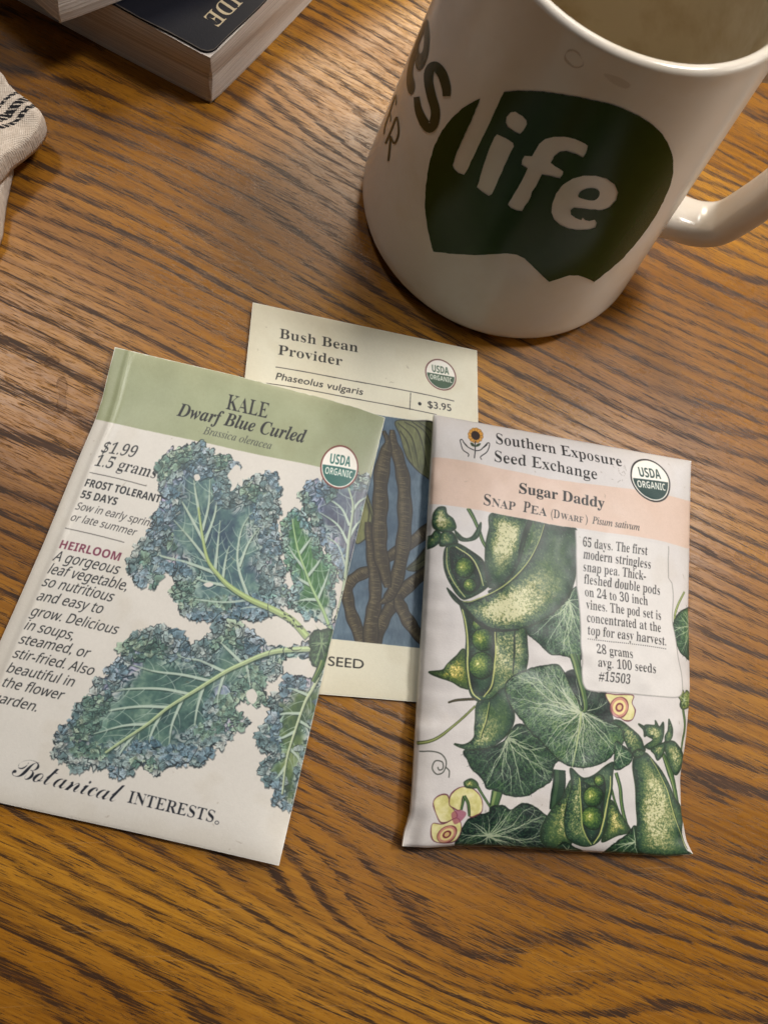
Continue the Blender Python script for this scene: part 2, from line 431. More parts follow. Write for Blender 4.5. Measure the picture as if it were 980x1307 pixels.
# dried coffee: a ring and a few runs under the rim
ringc = np.array([(732 + 12 * math.cos(a) * (1 + .12 * math.sin(3 * a)), 75 + 11.5 * math.sin(a) + 4 * math.cos(a)) for a in np.linspace(0, 2 * math.pi, 40)[:-1]])
ringi = np.array([(732.6 + 9.8 * math.cos(a) * (1 + .16 * math.sin(2 * a + 1)), 75.4 + 9.3 * math.sin(a) + 3.7 * math.cos(a)) for a in np.linspace(0, 2 * math.pi, 40)[:-1]])
MAT_STAINW = simple('coffee_stain', srgb(178, 126, 58), 0.3, 0.10, 500)
MAT_STAINW.node_tree.nodes['Principled BSDF'].inputs['Alpha'].default_value = 0.34
mug_decal('coffee_stain', [on_mug(ringc), on_mug(ringi)], MAT_STAINW, mug)
MAT_SMUDGE = simple('coffee_smudge', srgb(186, 138, 72), 0.25, 0.10, 500); MAT_SMUDGE.node_tree.nodes['Principled BSDF'].inputs['Alpha'].default_value = 0.15
for P_ in (catmull([(770, 94), (790, 99), (804, 108), (798, 113), (782, 107)], 5, True),):
    mug_decal('coffee_smudge', [on_mug(P_)], MAT_SMUDGE, mug, lift=0.00012)

# ------------------------------------------------------------------ books
MAT_NAVY = simple('navy_cover', srgb(24, 25, 33), 0.4, 0.18, 150, bump=0.15, bscale=1800, spec=0.1)
MAT_WORN = simple('scuffed_board', srgb(70, 62, 56), 0.8, 0.2, 400)
MAT_FOIL = simple('gold_lettering', srgb(168, 152, 122), 0.5, 0.15, 600)
MAT_PINKC = simple('pale_pink_cover', srgb(205, 160, 150), 0.5, 0.1, 120)
def page_material():
    k = NT('page_edges'); tc = k.n('ShaderNodeTexCoord')
    mp = k.n('ShaderNodeMapping'); mp.inputs['Scale'].default_value = (9, 9, 3000); k.l(tc, 'Object', mp, 'Vector')
    f = k.noise(mp.outputs[0], 1.0, 3, 0.7)
    mp2 = k.n('ShaderNodeMapping'); mp2.inputs['Scale'].default_value = (6, 6, 420); k.l(tc, 'Object', mp2, 'Vector')
    g = k.noise(mp2.outputs[0], 1.0, 2, 0.6)
    c = k.mix(k.ramp(f, [(0.3, (0, 0, 0)), (0.7, (1, 1, 1))]), srgb(164, 152, 144), srgb(230, 222, 214))
    c = k.mix(k.ramp(g, [(0.35, (0, 0, 0)), (0.6, (1, 1, 1))]), k.mix(1.0, c, (0.88, 0.85, 0.83), 'MULTIPLY'), c)
    k.setb(Base_Color=c, Roughness=0.85, Specular_IOR_Level=0.2)
    k.bump(k.math('ADD', f, g), 0.6, 0.0003)
    return k.m
MAT_PAGES = page_material()
def norm2(v): v = np.asarray(v, float)[:2]; return v / np.linalg.norm(v)
T1 = 0.0170
b0 = at_height([(270, 133)], 0.0)[0]
bl = at_height([(80, 32)], 0.0)[0]; br = at_height([(400, 0)], 0.0)[0]
uL, uR = norm2(bl - b0), norm2(br - b0)
def pagewave(d, z, T):        # how far the page edges lean in or out
    return 0.0005 * math.sin(z / T * 3.0 + 0.4) * math.exp(-d / 0.05) - 0.0004 * math.sin(z / T * 9 + d * 60)
def book(name, label, corner, uL, uR, LL, LR, z0, T, cover_mat, cover_inset=0.0004):
    root = empty(name, (corner[0], corner[1], z0)); tag(root, label, 'book')
    # block of pages: a grid over both near faces plus a closed back
    nz = 14; V = []; F = []
    ds = np.concatenate([[0, .0004, .0010, .002], np.linspace(0.004, 1, 22) ** 1.3 * 1.0])
    per = [('L', d * LL) for d in ds[::-1]] + [('R', d * LR) for d in ds[1:]]
    for iz in range(nz + 1):
        z = T * iz / nz
        for side, d in per:
            u, v = (uL, uR) if side == 'L' else (uR, uL)
            off = pagewave(d, z, T)
            rnd = 0.0007 * math.exp(-d / 0.0006)
            p = corner[:2] + u * d + v * (off * 0.6 + rnd * 0.5)
            V.append((p[0], p[1], z0 + z))
    m = len(per)
    for iz in range(nz):
        for j in range(m - 1):
            a = iz * m + j; F.append((a, a + 1, a + 1 + m, a + m))
    far = corner[:2] + uL * LL + uR * LR
    f0 = len(V); V += [(far[0], far[1], z0), (far[0], far[1], z0 + T)]
    F.append(tuple(range(nz * m, nz * m + m)) + (f0 + 1,))
    F.append(tuple(reversed(range(0, m))) + (f0,))
    F.append((0, f0, f0 + 1, nz * m)[::-1]); F.append((m - 1, nz * m + m - 1, f0 + 1, f0))
    pg = link_mesh('page_block', py_mesh('page_block', V, F), MAT_PAGES, root, smooth=False)
    # cover: thin board with a worn round corner, its edge curling a little
    th = 0.0006; N = 26; rad = 0.0036
    out = []
    for i in range(N):                         # along L side towards the corner
        d = LL * (1 - i / (N - 1.0)) ** 1.5
        if d < rad: break
        out.append(corner[:2] + uL * d + uR * (cover_inset + 0.0003 * math.sin(d * 200) * min(1, d / .02)))
    for i in range(9):
        a = i / 8.0
        b = (1 - a) ** 2 * rad * 1.0; c = a ** 2 * rad * 1.0
        out.append(corner[:2] + uL * (cover_inset + b) + uR * (cover_inset + c))
    for i in range(N):
        d = LR * (i / (N - 1.0)) ** 1.5
        if d < rad: continue
        out.append(corner[:2] + uR * d + uL * (cover_inset + 0.0003 * math.sin(d * 160 + 1) * min(1, d / .02)))
    out.append(far)
    V = [(p[0], p[1], z0 + T + 0.00015) for p in out] + [(p[0], p[1], z0 + T + 0.00015 + th) for p in out]
    n = len(out)
    F = [tuple(range(n))[::-1], tuple(range(n, 2 * n))] + [(i, (i + 1) % n, n + (i + 1) % n, n + i) for i in range(n)]
    cv = link_mesh('cover', py_mesh('cover', V, F), cover_mat, root, smooth=False)
    # scuffed strip along the cut edge of the cover
    V = []; F = []
    for i, p in enumerate(out[:-1]):
        q = p + (far - p) / np.linalg.norm(far - p) * (0.0002 + 0.0002 * (math.sin(i * 2.3) * .5 + .5))
        V += [(p[0], p[1], z0 + T + th + 0.0002), (q[0], q[1], z0 + T + th + 0.0002)]
    for i in range(len(out) - 2): F.append((2 * i, 2 * i + 2, 2 * i + 3, 2 * i + 1))
    link_mesh('scuffed_edge', py_mesh('scuffed_edge', V, F), MAT_WORN, root, smooth=False)
    return root, z0 + T + th + 0.00015
bk1, ztop1 = book('paperback_book', 'thick navy blue paperback lying on the table under the other book', b0, uL, uR, 0.15, 0.21, 0.0002, T1, MAT_NAVY)

# ------------------------------------------------------------------ 2-D drawing: lettering outlines
_glyph = {}
def mathmap(s, up, lo, dg=None):
    o = ''
    for c in s:
        if 'A' <= c <= 'Z': o += chr(up + ord(c) - 65)
        elif 'a' <= c <= 'z': o += '\u210e' if (lo == 0x1D44E and c == 'h') else chr(lo + ord(c) - 97)
        elif dg and '0' <= c <= '9': o += chr(dg + ord(c) - 48)
        else: o += c
    return o
STY = {'sans': (0x1D5A0, 0x1D5BA, 0x1D7E2, 0.0), 'sansbold': (0x1D5D4, 0x1D5EE, 0x1D7EC, 0.0), 'serifbold': (0x1D400, 0x1D41A, 0x1D7CE, 0.0),
       'serif': (0x1D400, 0x1D41A, 0x1D7CE, 0.003), 'italic': (0x1D434, 0x1D44E, None, 0.0), 'bolditalic': (0x1D468, 0x1D482, 0x1D7CE, 0.0),
       'script': (0x1D4D0, 0x1D4EA, None, 0.0), 'plain': None, 'plainbold': None}
def glyph_loops(body, style):
    key = (body, style)
    if key in _glyph: return _glyph[key]
    st = STY[style]
    cu = bpy.data.curves.new('t', 'FONT'); cu.fill_mode = 'NONE'; cu.resolution_u = 5
    cu.body = body if st is None else mathmap(body, st[0], st[1], st[2])
    if style == 'script': cu.space_character = 0.86
    cu.offset = st[3] if st else (0.012 if style == 'plainbold' else 0.0)
    o = bpy.data.objects.new('t', cu); COL.objects.link(o)
    bpy.context.view_layer.update()
    me = bpy.data.meshes.new_from_object(o); bpy.data.objects.remove(o)
    n = len(me.vertices); co = np.empty(n * 3); me.vertices.foreach_get('co', co); co = co.reshape(-1, 3)[:, :2]
    nb = {}
    for e in me.edges:
        a, b = e.vertices; nb.setdefault(a, []).append(b); nb.setdefault(b, []).append(a)
    seen = set(); loops = []
    for s0 in range(n):
        if s0 in seen or s0 not in nb: continue
        loop = [s0]; seen.add(s0); cur = s0
        while True:
            nx = [q for q in nb[cur] if q not in seen]
            if not nx: break
            cur = nx[0]; seen.add(cur); loop.append(cur)
        if len(loop) > 2:
            q = co[loop]
            loops.append(q)
    bpy.data.meshes.remove(me)
    if style in ('serif', 'script'):      # regular weight: the bold stems narrowed sideways only, hairlines and serifs kept
        new = []
        for i, q in enumerate(loops):
            a = np.sum(q[:, 0] * np.roll(q[:, 1], -1) - np.roll(q[:, 0], -1) * q[:, 1])
            hole = any(j != i and abs(b[:, 0].min()) >= 0 and b[:, 0].min() < q[:, 0].min() and b[:, 0].max() > q[:, 0].max() and b[:, 1].min() < q[:, 1].min() and b[:, 1].max() > q[:, 1].max() for j, b in enumerate(loops))
            t = np.roll(q, -1, 0) - np.roll(q, 1, 0); t /= np.linalg.norm(t, axis=1)[:, None] + 1e-9
            r = q.copy(); sg = (1 if a > 0 else -1) * (-1 if hole else 1); kx, ky = (0.018, 0) if style == 'serif' else (0.019, 0.008); r[:, 1] += t[:, 0] * ky * sg; r[:, 0] -= t[:, 1] * kx * sg # (1 if a > 0 else -1) * (-1 if hole else 1)
            new.append(r)
        loops = new
    _glyph[key] = loops
    return loops
def flat_text(name, s, style, p0, dirv, upv, capm, width, z, mat, parent):
    """lettering as a thin raised sheet: p0 start of the baseline, width along dirv, cap height capm"""
    L = glyph_loops(s, style); H = glyph_loops('H', style)
    caph = max(l[:, 1].max() for l in H); x0 = min(l[:, 0].min() for l in L); x1 = max(l[:, 0].max() for l in L)
    cu = bpy.data.curves.new(name, 'CURVE'); cu.dimensions = '2D'; cu.fill_mode = 'BOTH'
    for l in L:
        sp = cu.splines.new('POLY'); sp.points.add(len(l) - 1); sp.use_cyclic_u = True
        for p, c in zip(sp.points, l): p.co = ((c[0] - x0) / (x1 - x0) * width, c[1] / caph * capm, 0, 1)
    o = bpy.data.objects.new(name, cu); COL.objects.link(o); bpy.context.view_layer.update()
    me = bpy.data.meshes.new_from_object(o); bpy.data.objects.remove(o)
    me.materials.clear()
    for v in me.vertices:
        q = np.asarray(p0)[:2] + np.asarray(dirv) * v.co.x + np.asarray(upv) * v.co.y
        v.co = (q[0], q[1], z)
    return link_mesh(name, me, mat, parent, smooth=False)
# word on the navy cover, read from the spine side
zb = lambda L: np.array([(180 + x / 4.083, y / 4.083) for x, y in L])
zc_ = ztop1 + 0.0001
e0, e1, etop = at_height(zb([(408, 136), (545, 0), (330, 85)]), zc_)
dv = norm2(e0 - e1); 
# baseline runs from the I (far) to the E (near); letters stand towards the left
capm = abs(np.dot((etop - e0)[:2], np.array([dv[1], -dv[0]])))
upv = np.array([dv[1], -dv[0]])
if np.dot(upv, (etop - e0)[:2]) < 0: upv = -upv
w_ = np.linalg.norm((e0 - e1)[:2]) * 1.75
flat_text('cover_title', 'GUIDE', 'serif', e0[:2] + dv * 0.0006 - dv * w_, dv, upv, capm, w_, zc_, MAT_FOIL, bk1)

b1 = at_height([(77.5, 30.5)], ztop1 + 0.0004)[0]
pr_ = at_height([(155, 0)], ztop1 + 0.0004)[0]; pl_ = at_height([(45, 1)], ztop1 + 0.0004)[0]
uR2 = norm2(pr_ - b1); uL2 = norm2(pl_ - b1)
book('paperback_book', 'pale book stacked on top of the navy paperback, only its corner in view', b1, uL2, uR2, 0.14, 0.19, ztop1 + 0.0004, 0.016, MAT_PINKC)

# ------------------------------------------------------------------ folded cloth
def cloth_material():
    k = NT('woven_linen'); tc = k.n('ShaderNodeTexCoord')
    uvn = k.n('ShaderNodeUVMap'); 
    sep = k.n('ShaderNodeSeparateXYZ'); k.l(uvn, 0, sep, 0)
    U, Vv = sep.outputs[0], sep.outputs[1]
    wa = k.math('SINE', k.math('MULTIPLY', U, 2 * math.pi * 1400)); wb = k.math('SINE', k.math('MULTIPLY', Vv, 2 * math.pi * 1400))
    weave = k.math('MULTIPLY', wa, wb)
    irr = k.noise(tc.outputs['Object'], 700, 3, 0.6)
    base = k.mix(k.ramp(irr, [(0.3, (0, 0, 0)), (0.7, (1, 1, 1))]), srgb(196, 180, 164), srgb(222, 208, 194))
    base = k.mix(k.ramp(k.math('MULTIPLY_ADD', weave, 0.5, 0.5), [(0.0, (.8, .8, .8)), (0.45, (0, 0, 0))]), base, k.mix(1.0, base, (0.74, 0.70, 0.66), 'MULTIPLY'))
    # dark woven stripes across, with broken edges
    n2 = k.noise(tc.outputs['Object'], 2600, 2, 0.5)
    vv = k.math('ADD', Vv, k.math('MULTIPLY', k.math('SUBTRACT', n2, 0.5), 0.0012))
    st = k.ramp(k.math('MULTIPLY', vv, 50.0), [(0.0, (0, 0, 0)), (0.175, (1, 1, 1)), (0.24, (0, 0, 0)), (0.30, (1, 1, 1)), (0.41, (0, 0, 0)), (0.49, (1, 1, 1)), (0.545, (0, 0, 0))], 'CONSTANT')
    zig = k.math('ADD', k.math('SINE', k.math('MULTIPLY', k.math('ADD', U, k.math('MULTIPLY', Vv, 0.9)), 2 * math.pi * 620)), k.math('MULTIPLY', k.noise(tc.outputs['Object'], 1500, 2, 0.6), 2.4))
    dash = k.ramp(k.math('MULTIPLY', zig, 0.4), [(0.10, (0, 0, 0)), (0.22, (1, 1, 1))])
    col = k.mix(k.math('MULTIPLY', st, dash), base, srgb(24, 24, 28))
    k.setb(Base_Color=col, Roughness=0.95, Specular_IOR_Level=0.1, Sheen_Weight=0.2)
    k.bump(k.math('ADD', weave, k.math('MULTIPLY', irr, 2.0)), 0.5, 0.0002)
    return k.m
MAT_LINEN = cloth_material()
def cloth_pad(name, outline_px, z0, T, parent, uvdir, uvo, seed, waves):
    """puffy folded layer: outline in the photograph's pixels at its own height, rounded edge"""
    O = at_height(catmull(outline_px, 6, True), z0 + T * .5)[:, :2]
    c = O.mean(0); V = []; F = []; n = len(O)
    steps = [(1.0, 0.0, 0.15), (1.02, 0.25, .5), (1.02, .6, .8), (.995, .86, 1), (.96, .97, 1), (.9, 1, 1), (.78, 1.02, 1), (.6, 1.02, 1), (.4, 1.0, 1), (.2, 1.0, 1)]
    r2 = np.random.RandomState(seed)
    for k_, h, _w in steps:
        for i, p in enumerate(O):
            q = c + (p - c) * k_
            zz = z0 + T * h + (0.0008 * math.sin(q[0] * waves + q[1] * 310 + seed) + 0.0005 * math.sin(q[1] * 700 + q[0] * 200)) * min(1, h * 1.2) * T / 0.008
            V.append((q[0], q[1], zz))
    V.append((c[0], c[1], z0 + T))
    for s in range(len(steps) - 1):
        for i in range(n):
            a, b = s * n + i, s * n + (i + 1) % n
            F.append((a, b, b + n, a + n))
    for i in range(n): F.append(((len(steps) - 1) * n + i, (len(steps) - 1) * n + (i + 1) % n, len(V) - 1))
    F.append(tuple(reversed(range(n))))
    me = py_mesh(name, V, F)
    uvl = me.uv_layers.new(name='UVMap')
    ud = np.array(uvdir); vd = np.array([-ud[1], ud[0]])
    for lp in me.loops:
        co = me.vertices[lp.vertex_index].co; q = np.array([co.x, co.y]) - uvo
        uvl.data[lp.index].uv = (float(q @ ud), float(q @ vd))
    bm = bmesh.new(); bm.from_mesh(me); bmesh.ops.recalc_face_normals(bm, faces=bm.faces); bm.to_mesh(me); bm.free()
    return link_mesh(name, me, MAT_LINEN, parent)
clo = empty('kitchen_towel', tuple(at_height([(-20, 190)], 0)[0]))
tag(clo, 'folded cream linen towel with dark woven stripes at the table\'s left edge', 'towel')
s0 = at_height([(0, 152)], 0.012)[0][:2]; s1 = at_height([(38, 128)], 0.012)[0][:2]
sd = norm2(s1 - s0); sv = np.array([-sd[1], sd[0]])
uvo = s0 - sv * 0.0035 * 2.0
cloth_pad('upper_fold', [(-120, 60), (-60, 75), (0, 100), (16, 118), (30, 130), (46, 142), (57, 155), (55, 168), (44, 182), (28, 195), (12, 208), (0, 222), (-60, 280), (-130, 300)], 0.0062, 0.0062, clo, sd, uvo, 2, 420)
cloth_pad('lower_fold', [(-120, 120), (-60, 150), (0, 190), (14, 206), (11, 228), (6, 252), (2, 280), (-6, 310), (-60, 400), (-120, 420)], 0.0003, 0.0062, clo, sd, uvo + sv * 0.05, 5, 300)
# ------------------------------------------------------------------ 2-D painting of the printed packet fronts
PXMM = 8.0
def _fade(t): return t * t * (3 - 2 * t)
class Noise2:
    def __init__(s, seed): s.r = np.random.RandomState(seed).rand(256, 256).astype(np.float32)
    def __call__(s, x, y):
        xi = np.floor(x).astype(int); yi = np.floor(y).astype(int)
        fx = _fade(x - xi); fy = _fade(y - yi)
        a = s.r[yi & 255, xi & 255]; b = s.r[yi & 255, (xi + 1) & 255]; c = s.r[(yi + 1) & 255, xi & 255]; d = s.r[(yi + 1) & 255, (xi + 1) & 255]
        return (a * (1 - fx) + b * fx) * (1 - fy) + (c * (1 - fx) + d * fx) * fy
    def fbm(s, x, y, o=4, g=0.5):
        v = 0; a = 1; t = 0
        for i in range(o):
            v = v + a * s(x * 2 ** i + 17.3 * i, y * 2 ** i + 5.1 * i); t += a; a *= g
        return v / t
NZ = Noise2(5)
def c255(*c): return np.array(c, np.float32) / 255
def sm(a, b, x): return _fade(np.clip((x - a) / (b - a), 0, 1))
def lerp(a, b, t):
    t = np.asarray(t)[..., None]; return a * (1 - t) + b * t
def gradient(x, stops):
    p = [q for q, _ in stops]; cs = np.array([c for _, c in stops])
    return np.stack([np.interp(x, p, cs[:, i]) for i in range(3)], -1)

class Art:
    def __init__(s, w_mm, h_mm, T, paper):
        s.W, s.H = int(w_mm * PXMM), int(h_mm * PXMM)
        s.img = np.empty((s.H, s.W, 3), np.float32); s.img[:] = paper
        s.T = lambda P: T(np.atleast_2d(np.asarray(P, float))) * [s.W, s.H]
        s.lab = np.zeros((s.H, s.W), np.uint8)
        s.k = float(np.linalg.norm(s.T([(560, 800)])[0] - s.T([(600, 800)])[0]) / 40)      # canvas px per photograph px
    def cov(s, polys, odd=False, ss=3):
        A = np.concatenate([np.asarray(p) for p in polys]); B = np.concatenate([np.roll(np.asarray(p), -1, 0) for p in polys])
        x0 = int(max(0, math.floor(A[:, 0].min()) - 1)); x1 = int(min(s.W, math.ceil(A[:, 0].max()) + 1))
        y0 = int(max(0, math.floor(A[:, 1].min()) - 1)); y1 = int(min(s.H, math.ceil(A[:, 1].max()) + 1))
        if x1 <= x0 or y1 <= y0: return None
        w, h = (x1 - x0) * ss, (y1 - y0) * ss
        a = (A - [x0, y0]) * ss; b = (B - [x0, y0]) * ss
        sg = np.where(b[:, 1] > a[:, 1], 1, -1)
        lo = np.where(sg[:, None] > 0, a, b); hi = np.where(sg[:, None] > 0, b, a)
        r0 = np.clip(np.ceil(lo[:, 1] - .5), 0, h).astype(int); r1 = np.clip(np.ceil(hi[:, 1] - .5), 0, h).astype(int)
        n = r1 - r0; keep = n > 0
        if not keep.any(): return None
        lo, hi, r0, n, sg = lo[keep], hi[keep], r0[keep], n[keep], sg[keep]
        idx = np.repeat(np.arange(len(n)), n)
        row = np.arange(n.sum()) - np.repeat(np.cumsum(n) - n, n) + r0[idx]
        t = (row + .5 - lo[idx, 1]) / (hi[idx, 1] - lo[idx, 1])
        x = np.clip(np.round(lo[idx, 0] + t * (hi[idx, 0] - lo[idx, 0])), 0, w).astype(int)
        d = np.bincount(row * (w + 1) + x, weights=(np.ones(len(x)) if odd else sg[idx]), minlength=h * (w + 1)).reshape(h, w + 1)
        c = np.cumsum(d, 1)[:, :w]
        c = (np.round(c).astype(int) % 2 == 1) if odd else (np.abs(c) > .5)
        c = c.reshape(y1 - y0, ss, x1 - x0, ss).mean((1, 3)).astype(np.float32)
        return x0, y0, x1, y1, c
    def put(s, cv, color, alpha=1.0, label=None):
        if cv is None: return
        x0, y0, x1, y1, c = cv
        a = (c * alpha)[..., None]
        v = s.img[y0:y1, x0:x1]; v[:] = v * (1 - a) + color * a
        if label is not None: s.lab[y0:y1, x0:x1][c > 0.3] = label
    def fill(s, polys, color, alpha=1.0, label=None, odd=False): s.put(s.cov(polys, odd), color, alpha, label)
    def strokes(s, paths, color, alpha=1.0, label=None):
        """paths: list of (canvas points, width array or number)"""
        P = []
        for pts, w in paths:
            pts = np.asarray(pts, float)
            if len(pts) < 2: continue
            w = np.interp(np.linspace(0, 1, len(pts)), np.linspace(0, 1, np.size(w)), np.ravel(w)) if np.size(w) > 1 else np.full(len(pts), float(np.ravel(w)[0]))
            t = np.gradient(pts, axis=0); t /= np.linalg.norm(t, axis=1)[:, None] + 1e-9
            nn = np.stack([-t[:, 1], t[:, 0]], 1) * (w / 2)[:, None]
            for i in range(len(pts) - 1):      # one quad a segment keeps the winding simple
                q = np.array([pts[i] + nn[i], pts[i + 1] + nn[i + 1], pts[i + 1] - nn[i + 1], pts[i] - nn[i]])
                e = pts[i + 1] - pts[i]; l = np.linalg.norm(e) + 1e-9; e = e / l * 0.15
                q[0] -= e; q[3] -= e; q[1] += e; q[2] += e
                P.append(q)
        if P: s.fill(P, color, alpha, label)
    def line(s, px, w, color, alpha=1.0, smooth=8, label=None):
        pts = s.T(px); 
        if len(pts) > 2 and smooth: pts = catmull(pts, smooth)
        s.strokes([(pts, np.asarray(w) * s.k)], color, alpha, label)
    def text(s, body, style, p0, p1, cap, color, alpha=1.0, shear=0.0):
        a, b = s.T([p0, p1]); L = glyph_loops(body, style); H = glyph_loops('H', style)
        caph = max(l[:, 1].max() for l in H); x0 = min(l[:, 0].min() for l in L); x1 = max(l[:, 0].max() for l in L)
        d = (b - a); wd = np.linalg.norm(d); d /= wd; up = np.array([d[1], -d[0]])
        cp = cap * wd / np.linalg.norm(np.subtract(p1, p0))
        P = []
        for l in L:
            x = (l[:, 0] - x0) / (x1 - x0) * wd; y = l[:, 1] / caph * cp
            P.append(a + d * (x + shear * y)[:, None] + up * y[:, None])
        s.put(s.cov(P, odd=True, ss=4), color, alpha)
    def xy(s, cv):
        x0, y0, x1, y1, c = cv
        return np.meshgrid(np.arange(x0, x1) + .5, np.arange(y0, y1) + .5)
    def edge(s, cv, P):
        """distance to the outline P, in photograph px"""
        x0, y0, x1, y1, c = cv
        st = 3
        xs = np.arange(x0, x1 + st, st); ys = np.arange(y0, y1 + st, st)
        X, Y = np.meshgrid(xs, ys); Q = np.asarray(P)[::max(1, len(P) // 260)]
        d = np.full(X.shape, 1e9)
        for q in Q: d = np.minimum(d, (X - q[0]) ** 2 + (Y - q[1]) ** 2)
        d = np.sqrt(d) / s.k
        jx = np.minimum(((np.arange(x0, x1) - x0) / st), d.shape[1] - 1.001); jy = np.minimum(((np.arange(y0, y1) - y0) / st), d.shape[0] - 1.001)
        ix, iy = jx.astype(int), jy.astype(int); fx, fy = (jx - ix)[None], (jy - iy)[:, None]
        return (d[iy][:, ix] * (1 - fx) + d[iy][:, ix + 1] * fx) * (1 - fy) + (d[iy + 1][:, ix] * (1 - fx) + d[iy + 1][:, ix + 1] * fx) * fy
    def ring(s, c_px, rx, ry, n=72):
        """a true circle on the packet whose picture is about rx wide and ry high"""
        c, a, b = s.T([c_px, (c_px[0] + rx, c_px[1]), (c_px[0], c_px[1] + ry)])
        r = (np.linalg.norm(a - c) + np.linalg.norm(b - c)) / 2
        t = np.linspace(0, 2 * math.pi, n, endpoint=False)
        return c, r, c + r * np.stack([np.cos(t), np.sin(t)], 1)
    def seal(s, c_px, rx, ry, ringc, green, tilt_px, label):
        c, r, P = s.ring(c_px, rx, ry)
        d = s.T([(c_px[0] + tilt_px[0], c_px[1] + tilt_px[1])])[0] - c; d /= np.linalg.norm(d); up = np.array([d[1], -d[0]])
        cir = lambda k: c + (P - c) * k
        s.fill([cir(1.0)], ringc, 1, label); s.fill([cir(0.93)], c255(244, 240, 232))
        t = np.linspace(0, math.pi, 40)
        s.fill([c + r * 0.88 * (np.cos(t)[:, None] * d - np.sin(t)[:, None] * up) - up * r * 0.0], green)
        # a few furrows in the field
        for k in range(5):
            q = [c - d * r * (0.75 - .12 * k) - up * r * (0.30 + .10 * k), c + d * r * (0.2 + .1 * k) - up * r * (0.48 + .09 * k)]
            s.strokes([(np.array(q), 0.35)], lerp(green, c255(230, 235, 230), np.array(0.22)))
        def tx(body, w, h, y, col):
            L = glyph_loops(body, 'sansbold'); x0 = min(l[:, 0].min() for l in L); x1 = max(l[:, 0].max() for l in L); ch = max(l[:, 1].max() for l in L)
            s.put(s.cov([c + d * (((l[:, 0] - x0) / (x1 - x0) - .5) * w * r)[:, None] + up * ((l[:, 1] / ch * h + y) * r)[:, None] for l in L], True, 4), col)
        tx('USDA', 1.08, 0.46, 0.10, green); tx('ORGANIC', 1.42, 0.32, -0.40, c255(240, 238, 230))

def frilly(P, amp, seed, fine=1.0):
    """closed outline (canvas px) pushed in and out along its normal like a ruffled leaf edge"""
    n = len(P); seg = np.linalg.norm(np.roll(P, -1, 0) - P, axis=1); L = np.concatenate([[0], np.cumsum(seg)]); m = int(L[-1] / 1.6)
    q = np.linspace(0, L[-1], m, endpoint=False); PX = np.concatenate([P, P[:1]])
    R = np.stack([np.interp(q, L, PX[:, 0]), np.interp(q, L, PX[:, 1])], 1)
    t = np.roll(R, -1, 0) - np.roll(R, 1, 0); t /= np.linalg.norm(t, axis=1)[:, None] + 1e-9
    nn = np.stack([t[:, 1], -t[:, 0]], 1)
    z = np.zeros(m)
    d = (NZ.fbm(q / 26 + seed * 7.7, z + seed, 2) - .5) * 2.0 + (NZ(q / 8.5 + seed * 3.3, z + 4.5) - .5) * 1.1 * fine + (np.abs(NZ(q / 5.0 + seed, z + 9.5) - .5) - .25) * 1.5 * fine
    sh = (NZ(q / 9 + seed * 1.3, z + 2.5) - .5) * 1.2
    return R + nn * (d * amp)[:, None] + t * (sh * amp)[:, None]

